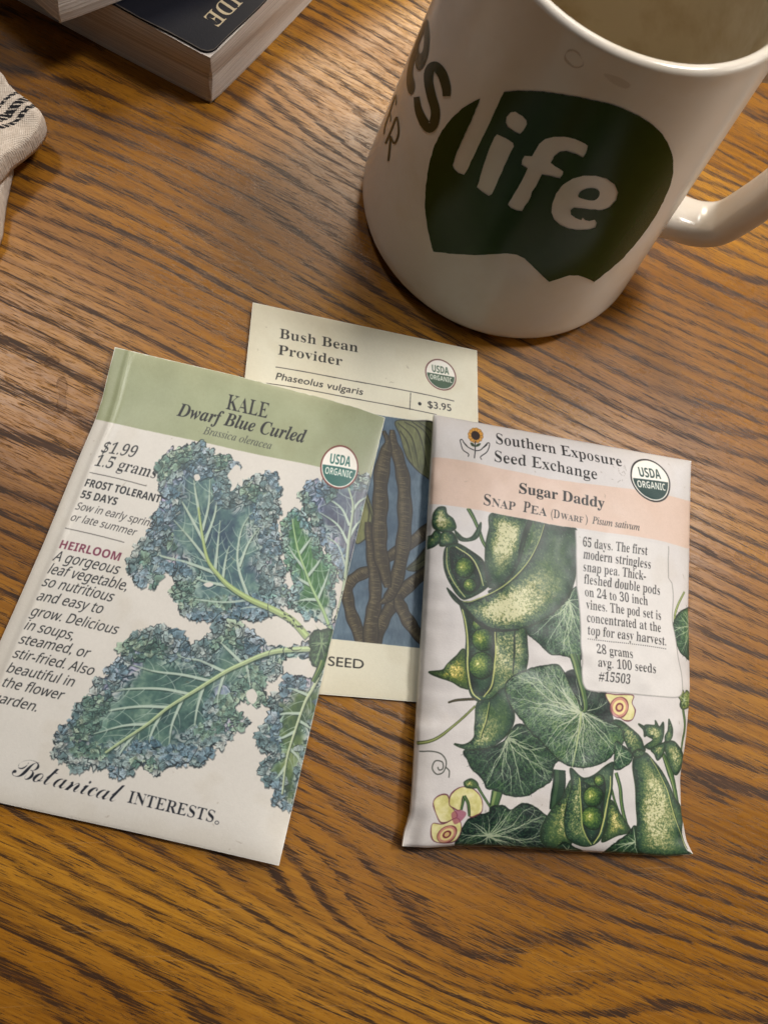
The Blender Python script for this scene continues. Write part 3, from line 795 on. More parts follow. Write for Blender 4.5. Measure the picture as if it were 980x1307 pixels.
def kale_leaf(art, outline, mid, veins, cen, frillw, amp, seed, tint=(0, 0, 0), midcol=c255(156, 174, 128), midw=(9, 2), label=2):
    rs = np.random.RandomState(seed); k = art.k
    O = frilly(catmull(art.T(outline), 6, True), amp * k, seed)
    cv = art.cov([O])
    if cv is None: return
    X, Y = art.xy(cv); d = art.edge(cv, O); x, y = X / k, Y / k
    w1 = NZ.fbm(x / 14 + seed, y / 14, 3); w2 = NZ.fbm(x / 14 + 40, y / 14 + seed, 3)
    # crumpled frill: banded noise reads as overlapping curls with lit lips and dark creases
    n1 = NZ.fbm((x + 30 * w1) / 15, (y + 30 * w2) / 15, 2)
    curl = (n1 * 4.6 + w1 * 1.2 + .12 * NZ(x / 2.2, y / 2.2)) % 1.0
    lip = np.where(curl < .12, curl / .12 * .15, .15 + .85 * np.clip((curl - .12) / .6, 0, 1) ** .7)
    lip = np.where(curl > .9, 1 - (curl - .9) / .1 * .6, lip)
    fr = gradient(lip, [(0, c255(34, 46, 54)), (.25, c255(62, 84, 90)), (.5, c255(100, 124, 128)), (.78, c255(142, 160, 162)), (1, c255(182, 192, 190))])
    hue = NZ.fbm(x / 30 + 9, y / 30 + seed, 2)
    fr = fr * (1 + .28 * (hue - .5)[..., None] * np.array([-1, .5, -.7])) 
    pur = sm(.56, .72, NZ.fbm(x / 38 + seed * 2, y / 38 + 3, 2))
    fr = lerp(fr, fr * np.array([.94, .97, 1.05]), pur)
    # blade
    bl = NZ.fbm(x / 22 + seed, y / 22 + 8, 3); bf = NZ.fbm(x / 3.2, y / 3.2 + seed, 2)
    ce = gradient(np.clip(bl * .75 + bf * .3 - .05, 0, 1), [(.2, cen[0]), (.5, cen[1]), (.8, cen[2])])
    wgt = sm(frillw * 1.35, frillw * .55, d + (w1 - .5) * frillw * 1.3)
    col = lerp(ce, fr, wgt)
    col = lerp(col, col * .62, sm(1.6, 0.2, d) * .8)
    col = np.clip(col + np.array(tint), 0, 1).astype(np.float32)
    art.put(cv, col, 1, label)
    # veins
    M = catmull(art.T(mid), 10)
    Lm = []
    for v in veins:
        Lm.append((catmull(art.T(v), 8), np.array([3.6, 2.6, 1.1]) * k))
    art.strokes([(p + [.8 * k, .9 * k], w * 1.15) for p, w in Lm], c255(38, 56, 56), .55)
    art.strokes(Lm, c255(164, 184, 170), .85)
    sub = []
    for p, w in Lm + [(M, None)]:
        nn = len(p)
        for i in range(4, nn - 3, 4 if w is not None else 5):
            for sd in (-1, 1):
                if rs.rand() < .25: continue
                t = p[min(i + 2, nn - 1)] - p[i - 2]; t = t / (np.linalg.norm(t) + 1e-9)
                a = sd * (0.75 + rs.rand() * .3); ln = (12 + 16 * rs.rand()) * k * (1 if w is not None else 1.2)
                q = [p[i]]; 
                for s_ in range(5):
                    aa = a * (1 - s_ * .13); dr = np.array([t[0] * math.cos(aa) - t[1] * math.sin(aa), t[0] * math.sin(aa) + t[1] * math.cos(aa)])
                    q.append(q[-1] + dr * ln / 5)
                sub.append((np.array(q), np.array([1.1, .4]) * k))
    # keep the small veins inside the leaf
    x0, y0, x1, y1, c = cv
    def inside(q):
        e = np.round(q[-1]).astype(int); 
        return x0 <= e[0] < x1 and y0 <= e[1] < y1 and c[e[1] - y0, e[0] - x0] > .5
    art.strokes([z for z in sub if inside(z[0])], c255(178, 196, 184), .7)
    # ruffles: small overlapping fans, inner ones first, each with a pale lip, a dark throat and an inked rim
    Od = O[::3]; lob = []
    stp = 4.6 * k
    for gy in np.arange(y0, y1, stp):
        for gx in np.arange(x0, x1, stp):
            p = np.array([gx + rs.uniform(-.5, .5) * stp, gy + rs.uniform(-.5, .5) * stp]); e = p.astype(int)
            if not (x0 <= e[0] < x1 and y0 <= e[1] < y1) or c[e[1] - y0, e[0] - x0] < .9: continue
            dd = d[e[1] - y0, e[0] - x0]
            lim = frillw * (.35 + 1.0 * NZ(p[0] / k / 16 + seed, p[1] / k / 16))
            if dd > lim or np.min(((M[:max(4, len(M) // 4)] - p) ** 2).sum(1)) < (11 * k) ** 2: continue
            v = Od[np.argmin(((Od - p) ** 2).sum(1))] - p; lob.append((dd, p, math.atan2(v[1], v[0]) + rs.normal(0, .75), lim))
    lob.sort(key=lambda q: -q[0])
    for dd, p, a, lim in lob:
        r = (3.0 + 5.0 * rs.rand() ** 1.5) * k * (.6 + .4 * min(1, frillw / 14)); m = 11
        th = np.linspace(-1.15, 1.15, m) * (0.8 + .5 * rs.rand()); rad = r * (1 + rs.normal(0, .2, m)) * (1 - .18 * np.abs(np.linspace(-1, 1, m)) ** 2)
        arc = np.stack([np.cos(a + th), np.sin(a + th)], 1) * rad[:, None]
        base = p - .45 * r * np.array([math.cos(a), math.sin(a)])
        fan = np.concatenate([[base], p + arc]); 
        t_ = rs.rand() * .75 + .1 + .25 * (1 - dd / (lim + 1e-6)); hu = NZ(p[0] / k / 24 + seed * 3, p[1] / k / 24)
        col_ = gradient(np.array([np.clip(t_, 0, 1)]), [(0, c255(72, 98, 106)), (.35, c255(108, 136, 142)), (.7, c255(152, 174, 176)), (1, c255(198, 208, 206))])[0]
        if hu > .62: col_ = col_ * np.array([.92, .96, 1.04])
        elif hu < .36: col_ = col_ * np.array([.95, 1.0, .90])
        col_ = np.clip(col_ + np.array(tint), 0, 1)
        art.fill([p + (fan - p) * 1.12 + [.6 * k, 1.0 * k]], c255(30, 42, 48), .5, label)
        art.fill([fan], col_, .96, label)
        art.fill([base + (fan - base) * .74], col_ * .82, .85); art.fill([base + (fan - base) * .42], col_ * .6, .8)
        if rs.rand() < .8:
            art.strokes([(np.array([base + (p + arc[j] - base) * .2, base + (p + arc[j] - base) * .86]), .55 * k) for j in rs.choice(m, 2)], np.clip(col_ * 1.35, 0, 1), .6)
        if rs.rand() < .85:
            j0 = rs.randint(0, 4); art.strokes([((p + arc)[j0:j0 + 5 + rs.randint(0, 4)], np.array([.4, 1.15, .4]) * k)], c255(30, 40, 46), .85)
    art.strokes([(q[:int(len(q) * .72)], w * .8) for q, w in Lm], c255(186, 204, 192), .8)
    mw = np.array(midw, float) * k
    art.strokes([(M + [1.0 * k, 1.3 * k], mw * 1.1)], c255(40, 60, 50), .6)
    art.strokes([(M, mw)], midcol, .95)
    art.strokes([(M - [.5 * k, .8 * k], mw * .35)], np.clip(midcol * 1.22, 0, 1), .8)
    # ink: broken dark outline and creases that run in from the edge
    outl, crease, hi = [], [], []
    i = 0
    while i < len(O) - 14:
        n = rs.randint(4, 13)
        if rs.rand() < .72: outl.append((O[i:i + n], np.array([.4, 1.3 + rs.rand(), .4]) * k))
        i += n
    cent = O.mean(0)
    nrm = np.roll(O, -3, 0) - np.roll(O, 3, 0); nrm = np.stack([-nrm[:, 1], nrm[:, 0]], 1); nrm /= np.linalg.norm(nrm, axis=1)[:, None] + 1e-9
    area2 = np.sum(O[:, 0] * np.roll(O[:, 1], -1) - np.roll(O[:, 0], -1) * O[:, 1])
    if area2 < 0: nrm = -nrm
    for i in range(0, len(O), 4):
        if rs.rand() < .8: continue
        ln = frillw * (0.25 + .9 * rs.rand()) * k; q = [O[i]]; a = rs.normal(0, .5)
        dr = nrm[i]
        for s_ in range(6):
            a += rs.normal(0, .45); q.append(q[-1] + np.array([dr[0] * math.cos(a) - dr[1] * math.sin(a), dr[0] * math.sin(a) + dr[1] * math.cos(a)]) * ln / 6)
        q = np.array(q); e = np.round(q[-1]).astype(int)
        if not (x0 <= e[0] < x1 and y0 <= e[1] < y1 and c[e[1] - y0, e[0] - x0] > .5): continue
        crease.append((q, np.array([1.1, .8, .2]) * k)); hi.append((q + [.9 * k, .5 * k], np.array([.9, .6, .2]) * k))
    art.strokes(hi, c255(186, 200, 190), .5)
    art.strokes(crease, c255(34, 44, 50), .75); art.strokes(outl, c255(32, 40, 46), .85)

def ink_outline(art, P, w, col, a=.9, close=True, seed=1):
    rs = np.random.RandomState(seed); P = np.concatenate([P, P[:2]]) if close else P
    out = []; i = 0
    while i < len(P) - 2:
        n = rs.randint(8, 24); out.append((P[i:i + n + 1], np.array([.6, 1.0 + .6 * rs.rand(), .6]) * w * art.k)); i += n
    art.strokes(out, col, a)

def pea_leaf(art, outline, center, seed, vein=c255(196, 206, 176), base=(c255(30, 56, 46), c255(52, 90, 66), c255(98, 128, 84)), nv=15, dens=1.0, wob=1.0, light=0.35):
    rs = np.random.RandomState(seed); k = art.k
    O = frilly(catmull(art.T(outline), 8, True), 1.2 * k * wob, seed, .7)
    cv = art.cov([O]); 
    if cv is None: return
    X, Y = art.xy(cv); x, y = X / k, Y / k; d = art.edge(cv, O)
    n = NZ.fbm(x / 26 + seed, y / 26, 3); g = NZ.fbm(x / 1.7, y / 1.7 + seed, 2)
    col = gradient(np.clip(n * .9 + (g - .5) * 1.1 - .05, 0, 1), [(.2, base[0]), (.5, base[1]), (.9, base[2])])
    col = lerp(col, col * .6, sm(3.5, 0, d) * .7)
    art.put(cv, col.astype(np.float32), 1, 2)
    C = art.T([center])[0]; x0, y0, x1, y1, c = cv
    def inside(p):
        e = np.round(p).astype(int); return x0 <= e[0] < x1 and y0 <= e[1] < y1 and c[e[1] - y0, e[0] - x0] > .6
    main, sub = [], []
    def grow(p, a, ln, w, depth):
        q = [p]; st = 4.0 * k
        for i in range(int(ln / 4)):
            a += rs.normal(0, .13); pn = q[-1] + st * np.array([math.cos(a), math.sin(a)])
            if not inside(pn): break
            q.append(pn)
            if depth < 3 and rs.rand() < .36 * dens: grow(pn, a + rs.choice([-1, 1]) * (.45 + .4 * rs.rand()), ln * (.35 + .25 * rs.rand()), w * .6, depth + 1)
        if len(q) > 1: (main if depth == 0 else sub).append((np.array(q), np.array([w, w * .35]) * k))
    tgt = O[np.linspace(0, len(O) - 1, nv + 1).astype(int)[:-1]]
    for tq in tgt:
        v = tq - C; grow(C, math.atan2(v[1], v[0]) + rs.normal(0, .06), np.linalg.norm(v) / k, 1.5, 0)
    art.strokes(sub, vein, .55); art.strokes(main, vein, .8)
    # fine scratchy hatching
    hs = []
    for i in range(int(c.sum() / (k * k) / 11 * dens)):
        p = np.array([x0 + rs.rand() * (x1 - x0), y0 + rs.rand() * (y1 - y0)])
        if not inside(p): continue
        v = p - C; a = math.atan2(v[1], v[0]) + rs.normal(0, .35); ln = (2 + 4 * rs.rand()) * k
        hs.append((np.array([p, p + ln * np.array([math.cos(a), math.sin(a)])]), .5 * k))
    art.strokes([h for i, h in enumerate(hs) if i % 3], c255(150, 172, 120), light); art.strokes([h for i, h in enumerate(hs) if i % 3 == 0], c255(14, 30, 26), .6)
    ink_outline(art, O, 1.1, c255(20, 34, 28), seed=seed)

def pod(art, outline, seed, spine=None, lit=.5, hl=(0.3, 0.35), warm=0.0, depth=11.0, stip=1.0, edge=c255(34, 52, 34), dark=0.0):
    rs = np.random.RandomState(seed); k = art.k
    O = catmull(art.T(outline), 8, True); cv = art.cov([O])
    if cv is None: return
    X, Y = art.xy(cv); x, y = X / k, Y / k; d = art.edge(cv, O)
    x0, y0, x1, y1, c = cv
    # printed colouring: lighter along one flank, stippled
    gx = (X - x0) / max(1, x1 - x0); gy = (Y - y0) / max(1, y1 - y0)
    hlm = np.exp(-(((gx - hl[0]) / .34) ** 2 + ((gy - hl[1]) / .42) ** 2))
    body = np.clip(d / depth, 0, 1) ** .8
    st = NZ(x / 1.15 + seed, y / 1.15) * .6 + NZ(x / 2.3, y / 2.3 + seed) * .4
    v = .12 + body * .32 + hlm * body * lit * .9 + (st - .5) * .78 * stip * (.35 + hlm) - dark
    v += (NZ.fbm(x / 18 + seed, y / 18, 2) - .5) * .25
    col = gradient(np.clip(v, 0, 1), [(0, c255(28, 38, 38)), (.3, c255(46, 76, 58)), (.56, c255(78, 106, 68)), (.8, c255(150, 156, 104)), (1, c255(214, 212, 170))])
    if warm: col = lerp(col, col * np.array([1.25, 1.1, .72]) + np.array([.06, .04, 0]), np.full(col.shape[:2], warm))
    art.put(cv, np.clip(col, 0, 1).astype(np.float32), 1, 2)
    dk, lt = [], []
    for i in range(int(c.sum() / (k * k) / 16 * stip)):
        p = np.array([x0 + rs.rand() * (x1 - x0), y0 + rs.rand() * (y1 - y0)]); e = p.astype(int)
        if c[min(e[1] - y0, c.shape[0] - 1), min(e[0] - x0, c.shape[1] - 1)] < .9: continue
        a = rs.normal(.9, .4); q = np.array([p, p + k * (1.2 + 2 * rs.rand()) * np.array([math.cos(a), math.sin(a)])])
        e2 = q[1].astype(int)
        if not (x0 <= e2[0] < x1 and y0 <= e2[1] < y1) or c[e2[1] - y0, e2[0] - x0] < .9: continue
        (lt if rs.rand() < .35 + .4 * hlm[e[1] - y0, e[0] - x0] else dk).append((q, .55 * k))
    art.strokes(dk, c255(18, 40, 28), .45); art.strokes(lt, c255(210, 214, 164), .45)
    ink_outline(art, O, 1.5, edge, seed=seed)
    if spine is not None:
        S = catmull(art.T(spine), 8); art.strokes([(S + [1.2 * k, 1.2 * k], np.array([1, 2.2, 1]) * k)], c255(20, 40, 26), .8)
        art.strokes([(S, np.array([.8, 1.7, .8]) * k)], c255(190, 196, 120), .9)
def pea_seed(art, c_px, r, seed):
    c, rr, P = art.ring(c_px, r, r, 40); k = art.k
    cv = art.cov([P]); 
    if cv is None: return
    X, Y = art.xy(cv); x, y = X / k, Y / k
    q = np.hypot(X - c[0] + rr * .25, Y - c[1] + rr * .1) / rr
    v = 1.0 - q * .82 + (NZ(x / 1.3 + seed, y / 1.3) - .5) * .5
    art.put(cv, gradient(np.clip(v, 0, 1), [(0, c255(20, 44, 30)), (.35, c255(50, 84, 44)), (.65, c255(96, 124, 56)), (.95, c255(176, 180, 92)), (1, c255(232, 228, 160))]).astype(np.float32))
    ink_outline(art, P, 1.2, c255(22, 36, 22), seed=seed)
def stem(art, px, w, cols=(c255(24, 48, 32), c255(66, 100, 56), c255(140, 156, 96)), label=2):
    P = catmull(art.T(px), 8); w = np.asarray(w, float) * art.k
    art.strokes([(P, w + 1.2 * art.k)], cols[0], 1, label); art.strokes([(P, w * .85)], cols[1]); art.strokes([(P - [.18 * np.max(w), 0], w * .28)], cols[2], .8)

def grime(art, seed, edge=.05, spots=26):
    """handled paper: faint yellowing along the edges, smudges and specks"""
    rs = np.random.RandomState(seed); Y, X = np.mgrid[0:art.H, 0:art.W].astype(np.float32)
    n = NZ.fbm(X / 90 + seed, Y / 90, 4); de = np.minimum(np.minimum(X, art.W - X), np.minimum(Y, art.H - Y)) / PXMM
    a = edge * sm(7, 0, de + (n - .5) * 9) + .05 * sm(.56, .74, n)
    art.img[:] = lerp(art.img, art.img * c255(222, 212, 194), np.clip(a * 3.0, 0, 1))
    for i in range(spots):
        c = rs.rand(2) * [art.W, art.H]; L = (.3 + rs.rand() * 1.0) * PXMM * (.5 if i % 3 else 1.6); ang = rs.rand() * 6.28
        q = c + np.outer(np.linspace(-1, 1, 6), [math.cos(ang), math.sin(ang)]) * L * .5 + rs.normal(0, .8, (6, 2))
        art.strokes([(q, np.array([.6, 2.0 + 2 * rs.rand(), .5]))], c255(120, 104, 84), .16 + .18 * rs.rand())
    for q in ([(0, 0), (art.W, 0)], [(art.W, 0), (art.W, art.H)], [(0, art.H), (art.W, art.H)], [(0, 0), (0, art.H)]):
        a_, b_ = np.array(q, float); m_ = 220; w_ = 1.0 + 3.0 * NZ(np.linspace(0, 60, m_) + seed, np.full(m_, seed * 1.7)) ** 2
        art.strokes([(a_ + (b_ - a_) * np.linspace(0, 1, m_)[:, None], w_)], c255(238, 234, 226), .75)
    f = (NZ(X / 1.6, Y / 1.6) - .5) * .018 + (NZ(X / 4.5 + 9, Y / 4.5) - .5) * .012
    art.img[:] = np.clip(art.img + f[..., None], 0, 1)

# ------------------------------------------------------------------ packets: an envelope whose front is a gently swollen sheet
class Packet:
    def __init__(s, top, right, bottom, left, zf, w_mm, h_mm):
        s.zf = zf; s.w, s.h = w_mm, h_mm
        def curve(px, st):
            px = np.asarray(px, float); L = np.concatenate([[0], np.cumsum(np.hypot(*np.diff(px, axis=0).T))]); L /= L[-1]
            q = np.linspace(0, 1, 160); P = np.stack([np.interp(q, L, px[:, 0]), np.interp(q, L, px[:, 1])], 1)
            ker = np.ones(5) / 5
            Pp = np.concatenate([2 * P[:1] - P[2:0:-1], P, 2 * P[-1:] - P[-2:-4:-1]]); P2 = np.stack([np.convolve(Pp[:, i], ker, 'valid') for i in range(2)], 1)
            P2[0], P2[-1] = P[0], P[-1]
            S_, T_ = st(q); X = at_height(P2, zf(S_, T_))[:, :2]
            def f(t):
                t = np.asarray(t, float); tc = np.clip(t, 0, 1)
                o = np.stack([np.interp(tc, q, X[:, 0]), np.interp(tc, q, X[:, 1])], -1)
                return o + (t - tc)[..., None] * (X[-1] - X[0])
            return f
        z, o = lambda q: 0 * q, lambda q: 0 * q + 1
        s.t = curve(top, lambda q: (q, z(q))); s.b = curve(bottom, lambda q: (q, o(q)))
        s.l = curve(left, lambda q: (z(q), q)); s.r = curve(right, lambda q: (o(q), q))
        S0, T0 = np.meshgrid(np.linspace(-.05, 1.05, 45), np.linspace(-.05, 1.05, 60)); s.g = np.stack([S0.ravel(), T0.ravel()], 1); s.gp = project(s.P(s.g[:, 0], s.g[:, 1]))
    def P(s, u, v):
        u = np.asarray(u, float); v = np.asarray(v, float); U, V = u[..., None], v[..., None]
        c00, c10, c01, c11 = s.t(0.), s.t(1.), s.b(0.), s.b(1.)
        xy = (1 - V) * s.t(u) + V * s.b(u) + (1 - U) * s.l(v) + U * s.r(v) - ((1 - U) * (1 - V) * c00 + U * (1 - V) * c10 + (1 - U) * V * c01 + U * V * c11)
        return np.concatenate([xy, np.asarray(s.zf(np.clip(u, 0, 1), np.clip(v, 0, 1)))[..., None]], -1)
    def inv(s, px):
        px = np.atleast_2d(px); out = []
        st = np.stack([s.g[np.argmin(((s.gp - p) ** 2).sum(1))] for p in px])
        for _ in range(8):
            f = project(s.P(st[:, 0], st[:, 1])); e = 1e-4
            du = (project(s.P(st[:, 0] + e, st[:, 1])) - f) / e; dv = (project(s.P(st[:, 0], st[:, 1] + e)) - f) / e
            r = px - f; det = du[:, 0] * dv[:, 1] - du[:, 1] * dv[:, 0]
            st = st + np.clip(np.stack([(r[:, 0] * dv[:, 1] - r[:, 1] * dv[:, 0]) / det, (du[:, 0] * r[:, 1] - du[:, 1] * r[:, 0]) / det], 1), -.1, .1)
        return st
    def build(s, name, label, art, parts, mat, thick, zmin, cell=0.45):
        nu, nv = int(s.w / cell), int(s.h / cell)
        U, V = np.meshgrid(np.linspace(0, 1, nu + 1), np.linspace(0, 1, nv + 1))
        P = s.P(U, V).reshape(-1, 3)
        o = s.P(.5, 1.0); root = empty(name, (float(o[0]), float(o[1]), 0.0)); tag(root, label, 'seed packet')
        root['group'] = 'seed packets on the table'
        idx = np.arange((nu + 1) * (nv + 1)).reshape(nv + 1, nu + 1)
        Q = np.stack([idx[:-1, :-1], idx[1:, :-1], idx[1:, 1:], idx[:-1, 1:]], -1)      # seen from above
        # normals of the whole sheet, so the parts join without a seam
        G = P.reshape(nv + 1, nu + 1, 3); du = np.gradient(G, axis=1); dv = np.gradient(G, axis=0)
        N = np.cross(dv, du).reshape(-1, 3); N /= np.linalg.norm(N, axis=1)[:, None]
        if N[:, 2].mean() < 0: N = -N
        a, b, c = P[Q[0, 0, 0]], P[Q[0, 0, 1]], P[Q[0, 0, 2]]
        if np.cross(b - a, c - b)[2] < 0: Q = Q[..., ::-1]
        jy = np.clip(((np.arange(nv) + .5) / nv * art.H).astype(int), 0, art.H - 1); jx = np.clip(((np.arange(nu) + .5) / nu * art.W).astype(int), 0, art.W - 1)
        lab = art.lab[jy][:, jx]
        img = bpy.data.images.new(name + '_print', art.W, art.H)
        px = np.ones((art.H, art.W, 4), np.float32); px[..., :3] = art.img[::-1]
        img.pixels.foreach_set(px.ravel()); img.update(); img.pack()
        m = mat(img)
        UVv = np.stack([U.ravel(), 1 - V.ravel()], 1)
        for li, pname in parts.items():
            q = Q[lab == li].reshape(-1, 4)
            if not len(q): continue
            used, invx = np.unique(q, return_inverse=True); f = invx.reshape(-1, 4)
            me = bpy.data.meshes.new(pname)
            me.vertices.add(len(used)); me.vertices.foreach_set('co', P[used].ravel())
            me.loops.add(f.size); me.loops.foreach_set('vertex_index', f.ravel().astype(np.int32))
            me.polygons.add(len(f)); me.polygons.foreach_set('loop_start', np.arange(0, f.size, 4, dtype=np.int32))
            me.update(calc_edges=True); me.validate()
            uv = me.uv_layers.new(name='UVMap'); uv.data.foreach_set('uv', UVv[used][f.ravel()].ravel())
            ob = link_mesh(pname, me, m, root)
            me.normals_split_custom_set_from_vertices(N[used])
        # back and edges of the envelope
        st = 6; iu = np.unique(np.append(np.arange(0, nu + 1, st), nu)); iv = np.unique(np.append(np.arange(0, nv + 1, st), nv))
        G2 = G[iv][:, iu]; B = G2.copy(); uu = iu / nu; vv = iv / nv
        B[..., 2] = np.maximum(G2[..., 2] - thick(*np.meshgrid(uu, vv)), zmin(*np.meshgrid(uu, vv)))
        B[..., 2] = np.minimum(B[..., 2], G2[..., 2] - 0.00012)
        n1, n2 = B.shape[:2]; Vb = list(B.reshape(-1, 3)); F = []
        for i in range(n1 - 1):
            for j in range(n2 - 1):
                a = i * n2 + j; F.append((a, a + 1, a + n2 + 1, a + n2))
        # ring of the full-resolution border, so that the edge meets the front exactly
        ringt = [(0, j) for j in range(nu)] + [(i, nu) for i in range(nv)] + [(nv, j) for j in range(nu, 0, -1)] + [(i, 0) for i in range(nv, 0, -1)]
        ring = [G[i, j] for i, j in ringt]; o1 = len(Vb)
        low = []
        for (i, j), p in zip(ringt, ring):
            zb = max(p[2] - float(thick(j / nu, i / nv)), float(zmin(j / nu, i / nv))); low.append((p[0], p[1], min(zb, p[2] - .00012)))
        Vb += [tuple(p) for p in ring] + low; m_ = len(ring)
        for i in range(m_): F.append((o1 + i, o1 + (i + 1) % m_, o1 + m_ + (i + 1) % m_, o1 + m_ + i))
        me = py_mesh('back_panel', Vb, F)
        bm = bmesh.new(); bm.from_mesh(me); bmesh.ops.remove_doubles(bm, verts=bm.verts, dist=2e-5); bmesh.ops.recalc_face_normals(bm, faces=bm.faces); bm.to_mesh(me); bm.free()
        link_mesh('back_panel', me, MAT_PAPER, root, smooth=False)
        return root

MAT_PAPER = simple('packet_paper', srgb(226, 220, 208), 0.6, 0.08, 300, bump=0.15, bscale=2500, bdist=0.00005)
def paper_print(rough, coat=0.0, bump=0.2):
    def mk(img):
        k = NT(img.name); tx = k.n('ShaderNodeTexImage'); tx.image = img; tx.interpolation = 'Cubic'; tx.extension = 'EXTEND'
        uv = k.n('ShaderNodeUVMap'); k.l(uv, 0, tx, 0)
        tc = k.n('ShaderNodeTexCoord')
        k.t.links.new(tx.outputs[0], k.b.inputs['Base Color'])
        g = k.noise(tc.outputs['Object'], 130, 3, 0.6)
        k.setb(Roughness=k.math('MULTIPLY_ADD', g, 0.16, rough - .08), Specular_IOR_Level=0.45, Coat_Weight=coat, Coat_Roughness=0.3)
        k.bump(k.math('ADD', k.math('MULTIPLY', k.noise(tc.outputs['Object'], 110, 3, 0.55), 3.0), k.noise(tc.outputs['Object'], 2600, 2, 0.6)), bump, 0.00012)
        return k.m
    return mk
def swell(u, v, p=.55): return (np.clip(4 * u * (1 - u), 0, 1) * np.clip(4 * v * (1 - v), 0, 1)) ** p
def bil(u, v, a, b, c, d): return a * (1 - u) * (1 - v) + b * u * (1 - v) + c * u * v + d * (1 - u) * v
# ---- bean packet (flat, at the bottom)
def z_bean(u, v): return 0.0010 + 0.0014 * np.exp(-((1 - u) ** 2 + 2 * v ** 2) / .03) + 0.0010 * np.exp(-(u ** 2 + 2 * v ** 2) / .02) + 0.0006 * swell(u, v) + 0.00025 * (NZ.fbm(u * 3 + 3, v * 4, 2) - .5)
bean = Packet([(322.8, 386), (450, 413.5), (608.6, 447.3)], [(608.6, 447.3), (609.8, 534), (612, 700), (617, 904)], [(268, 868), (408, 886), (532, 896), (617, 904)], [(322.8, 386), (312.8, 480.6), (290, 690), (268, 868)], z_bean, 66, 104)
A = Art(66, 104, bean.inv, c255(221, 216, 195))
z5 = lambda L: [(400 + x / 3.35, 520 + y / 3.35) for x, y in L]
z4 = lambda L: [(300 + x / 2.882, 380 + y / 2.882) for x, y in L]
INK = c255(18, 17, 17)
A.text('Bush Bean', 'serif', (356.6, 431.4), (456.8, 449.6), 12.0, INK); A.text('Provider', 'serif', (354.8, 452.2), (436.6, 466.9), 12.0, INK)
A.line([(352, 468.5), (579.3, 511.9)], .9, INK); A.line([(340, 489), (556.8, 529.2)], .9, INK); A.line([(524, 501.4), (522.8, 523.0)], .9, INK)
A.text('Phaseolus vulgaris', 'plain', (351.6, 484.2), (462.4, 504.2), 8.6, INK, shear=.22)
A.fill([A.ring((535.6, 515.3), 2.1, 2.1)[2]], INK); A.text('$3.95', 'plain', (546, 520.2), (575.9, 525), 8.6, INK)
A.seal((562.3, 478.2), 20.2, 18.6, c255(96, 44, 40), c255(56, 84, 62), (30, 5.5), 3)
# picture: pods on a blue ground
blue = [(312, 493), (420, 517), (491, 531.3), (553.7, 541), (612, 551), (616, 836), (537.3, 827.5), (424, 815.5), (280, 799)]
Bp = A.T(blue); cv = A.cov([Bp]); X, Y = A.xy(cv); n = NZ.fbm(X / 40, Y / 40, 4) + (NZ(X / 2.2, Y / 9) - .5) * .25
A.put(cv, gradient(n, [(.25, c255(66, 88, 108)), (.55, c255(82, 104, 122)), (.8, c255(98, 120, 136))]).astype(np.float32), 1, 2)
def leafpatch(L, seed, c0, c1, stripes):
    P = catmull(A.T(z5(L)), 6, True); cv = A.cov([P]); X, Y = A.xy(cv)
    n = NZ.fbm(X / 20 + seed, Y / 20, 3) * .7 + NZ(X / 2, Y / 12) * .3
    A.put(cv, gradient(n, [(.2, c0), (.8, c1)]).astype(np.float32))
    ink_outline(A, P, 1.5, c255(34, 34, 26), seed=seed)
    for st_ in stripes: A.line(z5(st_), [1.6, 2.2, .5], c255(40, 42, 28), .85); A.line([(x + 2.2, y) for x, y in z5(st_)], [.5, 1, .4], c255(128, 132, 90), .5)
leafpatch([(350, 60), (430, 58), (520, 72), (540, 180), (525, 310), (470, 290), (430, 255), (395, 205), (370, 120)], 4, c255(74, 80, 52), c255(122, 126, 82), [[(360, 65), (420, 130), (450, 260)], [(390, 62), (450, 110), (490, 280)], [(420, 60), (480, 110), (515, 200)], [(370, 100), (400, 150), (425, 245)], [(450, 62), (500, 100), (530, 150)]])
leafpatch([(215, 360), (240, 400), (256, 470), (245, 530), (215, 568), (180, 578), (180, 480)], 5, c255(86, 92, 58), c255(128, 130, 84), [[(222, 380), (238, 450), (220, 560)], [(235, 410), (250, 480), (232, 545)]])
leafpatch([(398, 690), (440, 650), (480, 600), (530, 560), (540, 640), (480, 690), (430, 700)], 6, c255(50, 56, 40), c255(90, 92, 66), [[(400, 690), (460, 660), (520, 600)]])
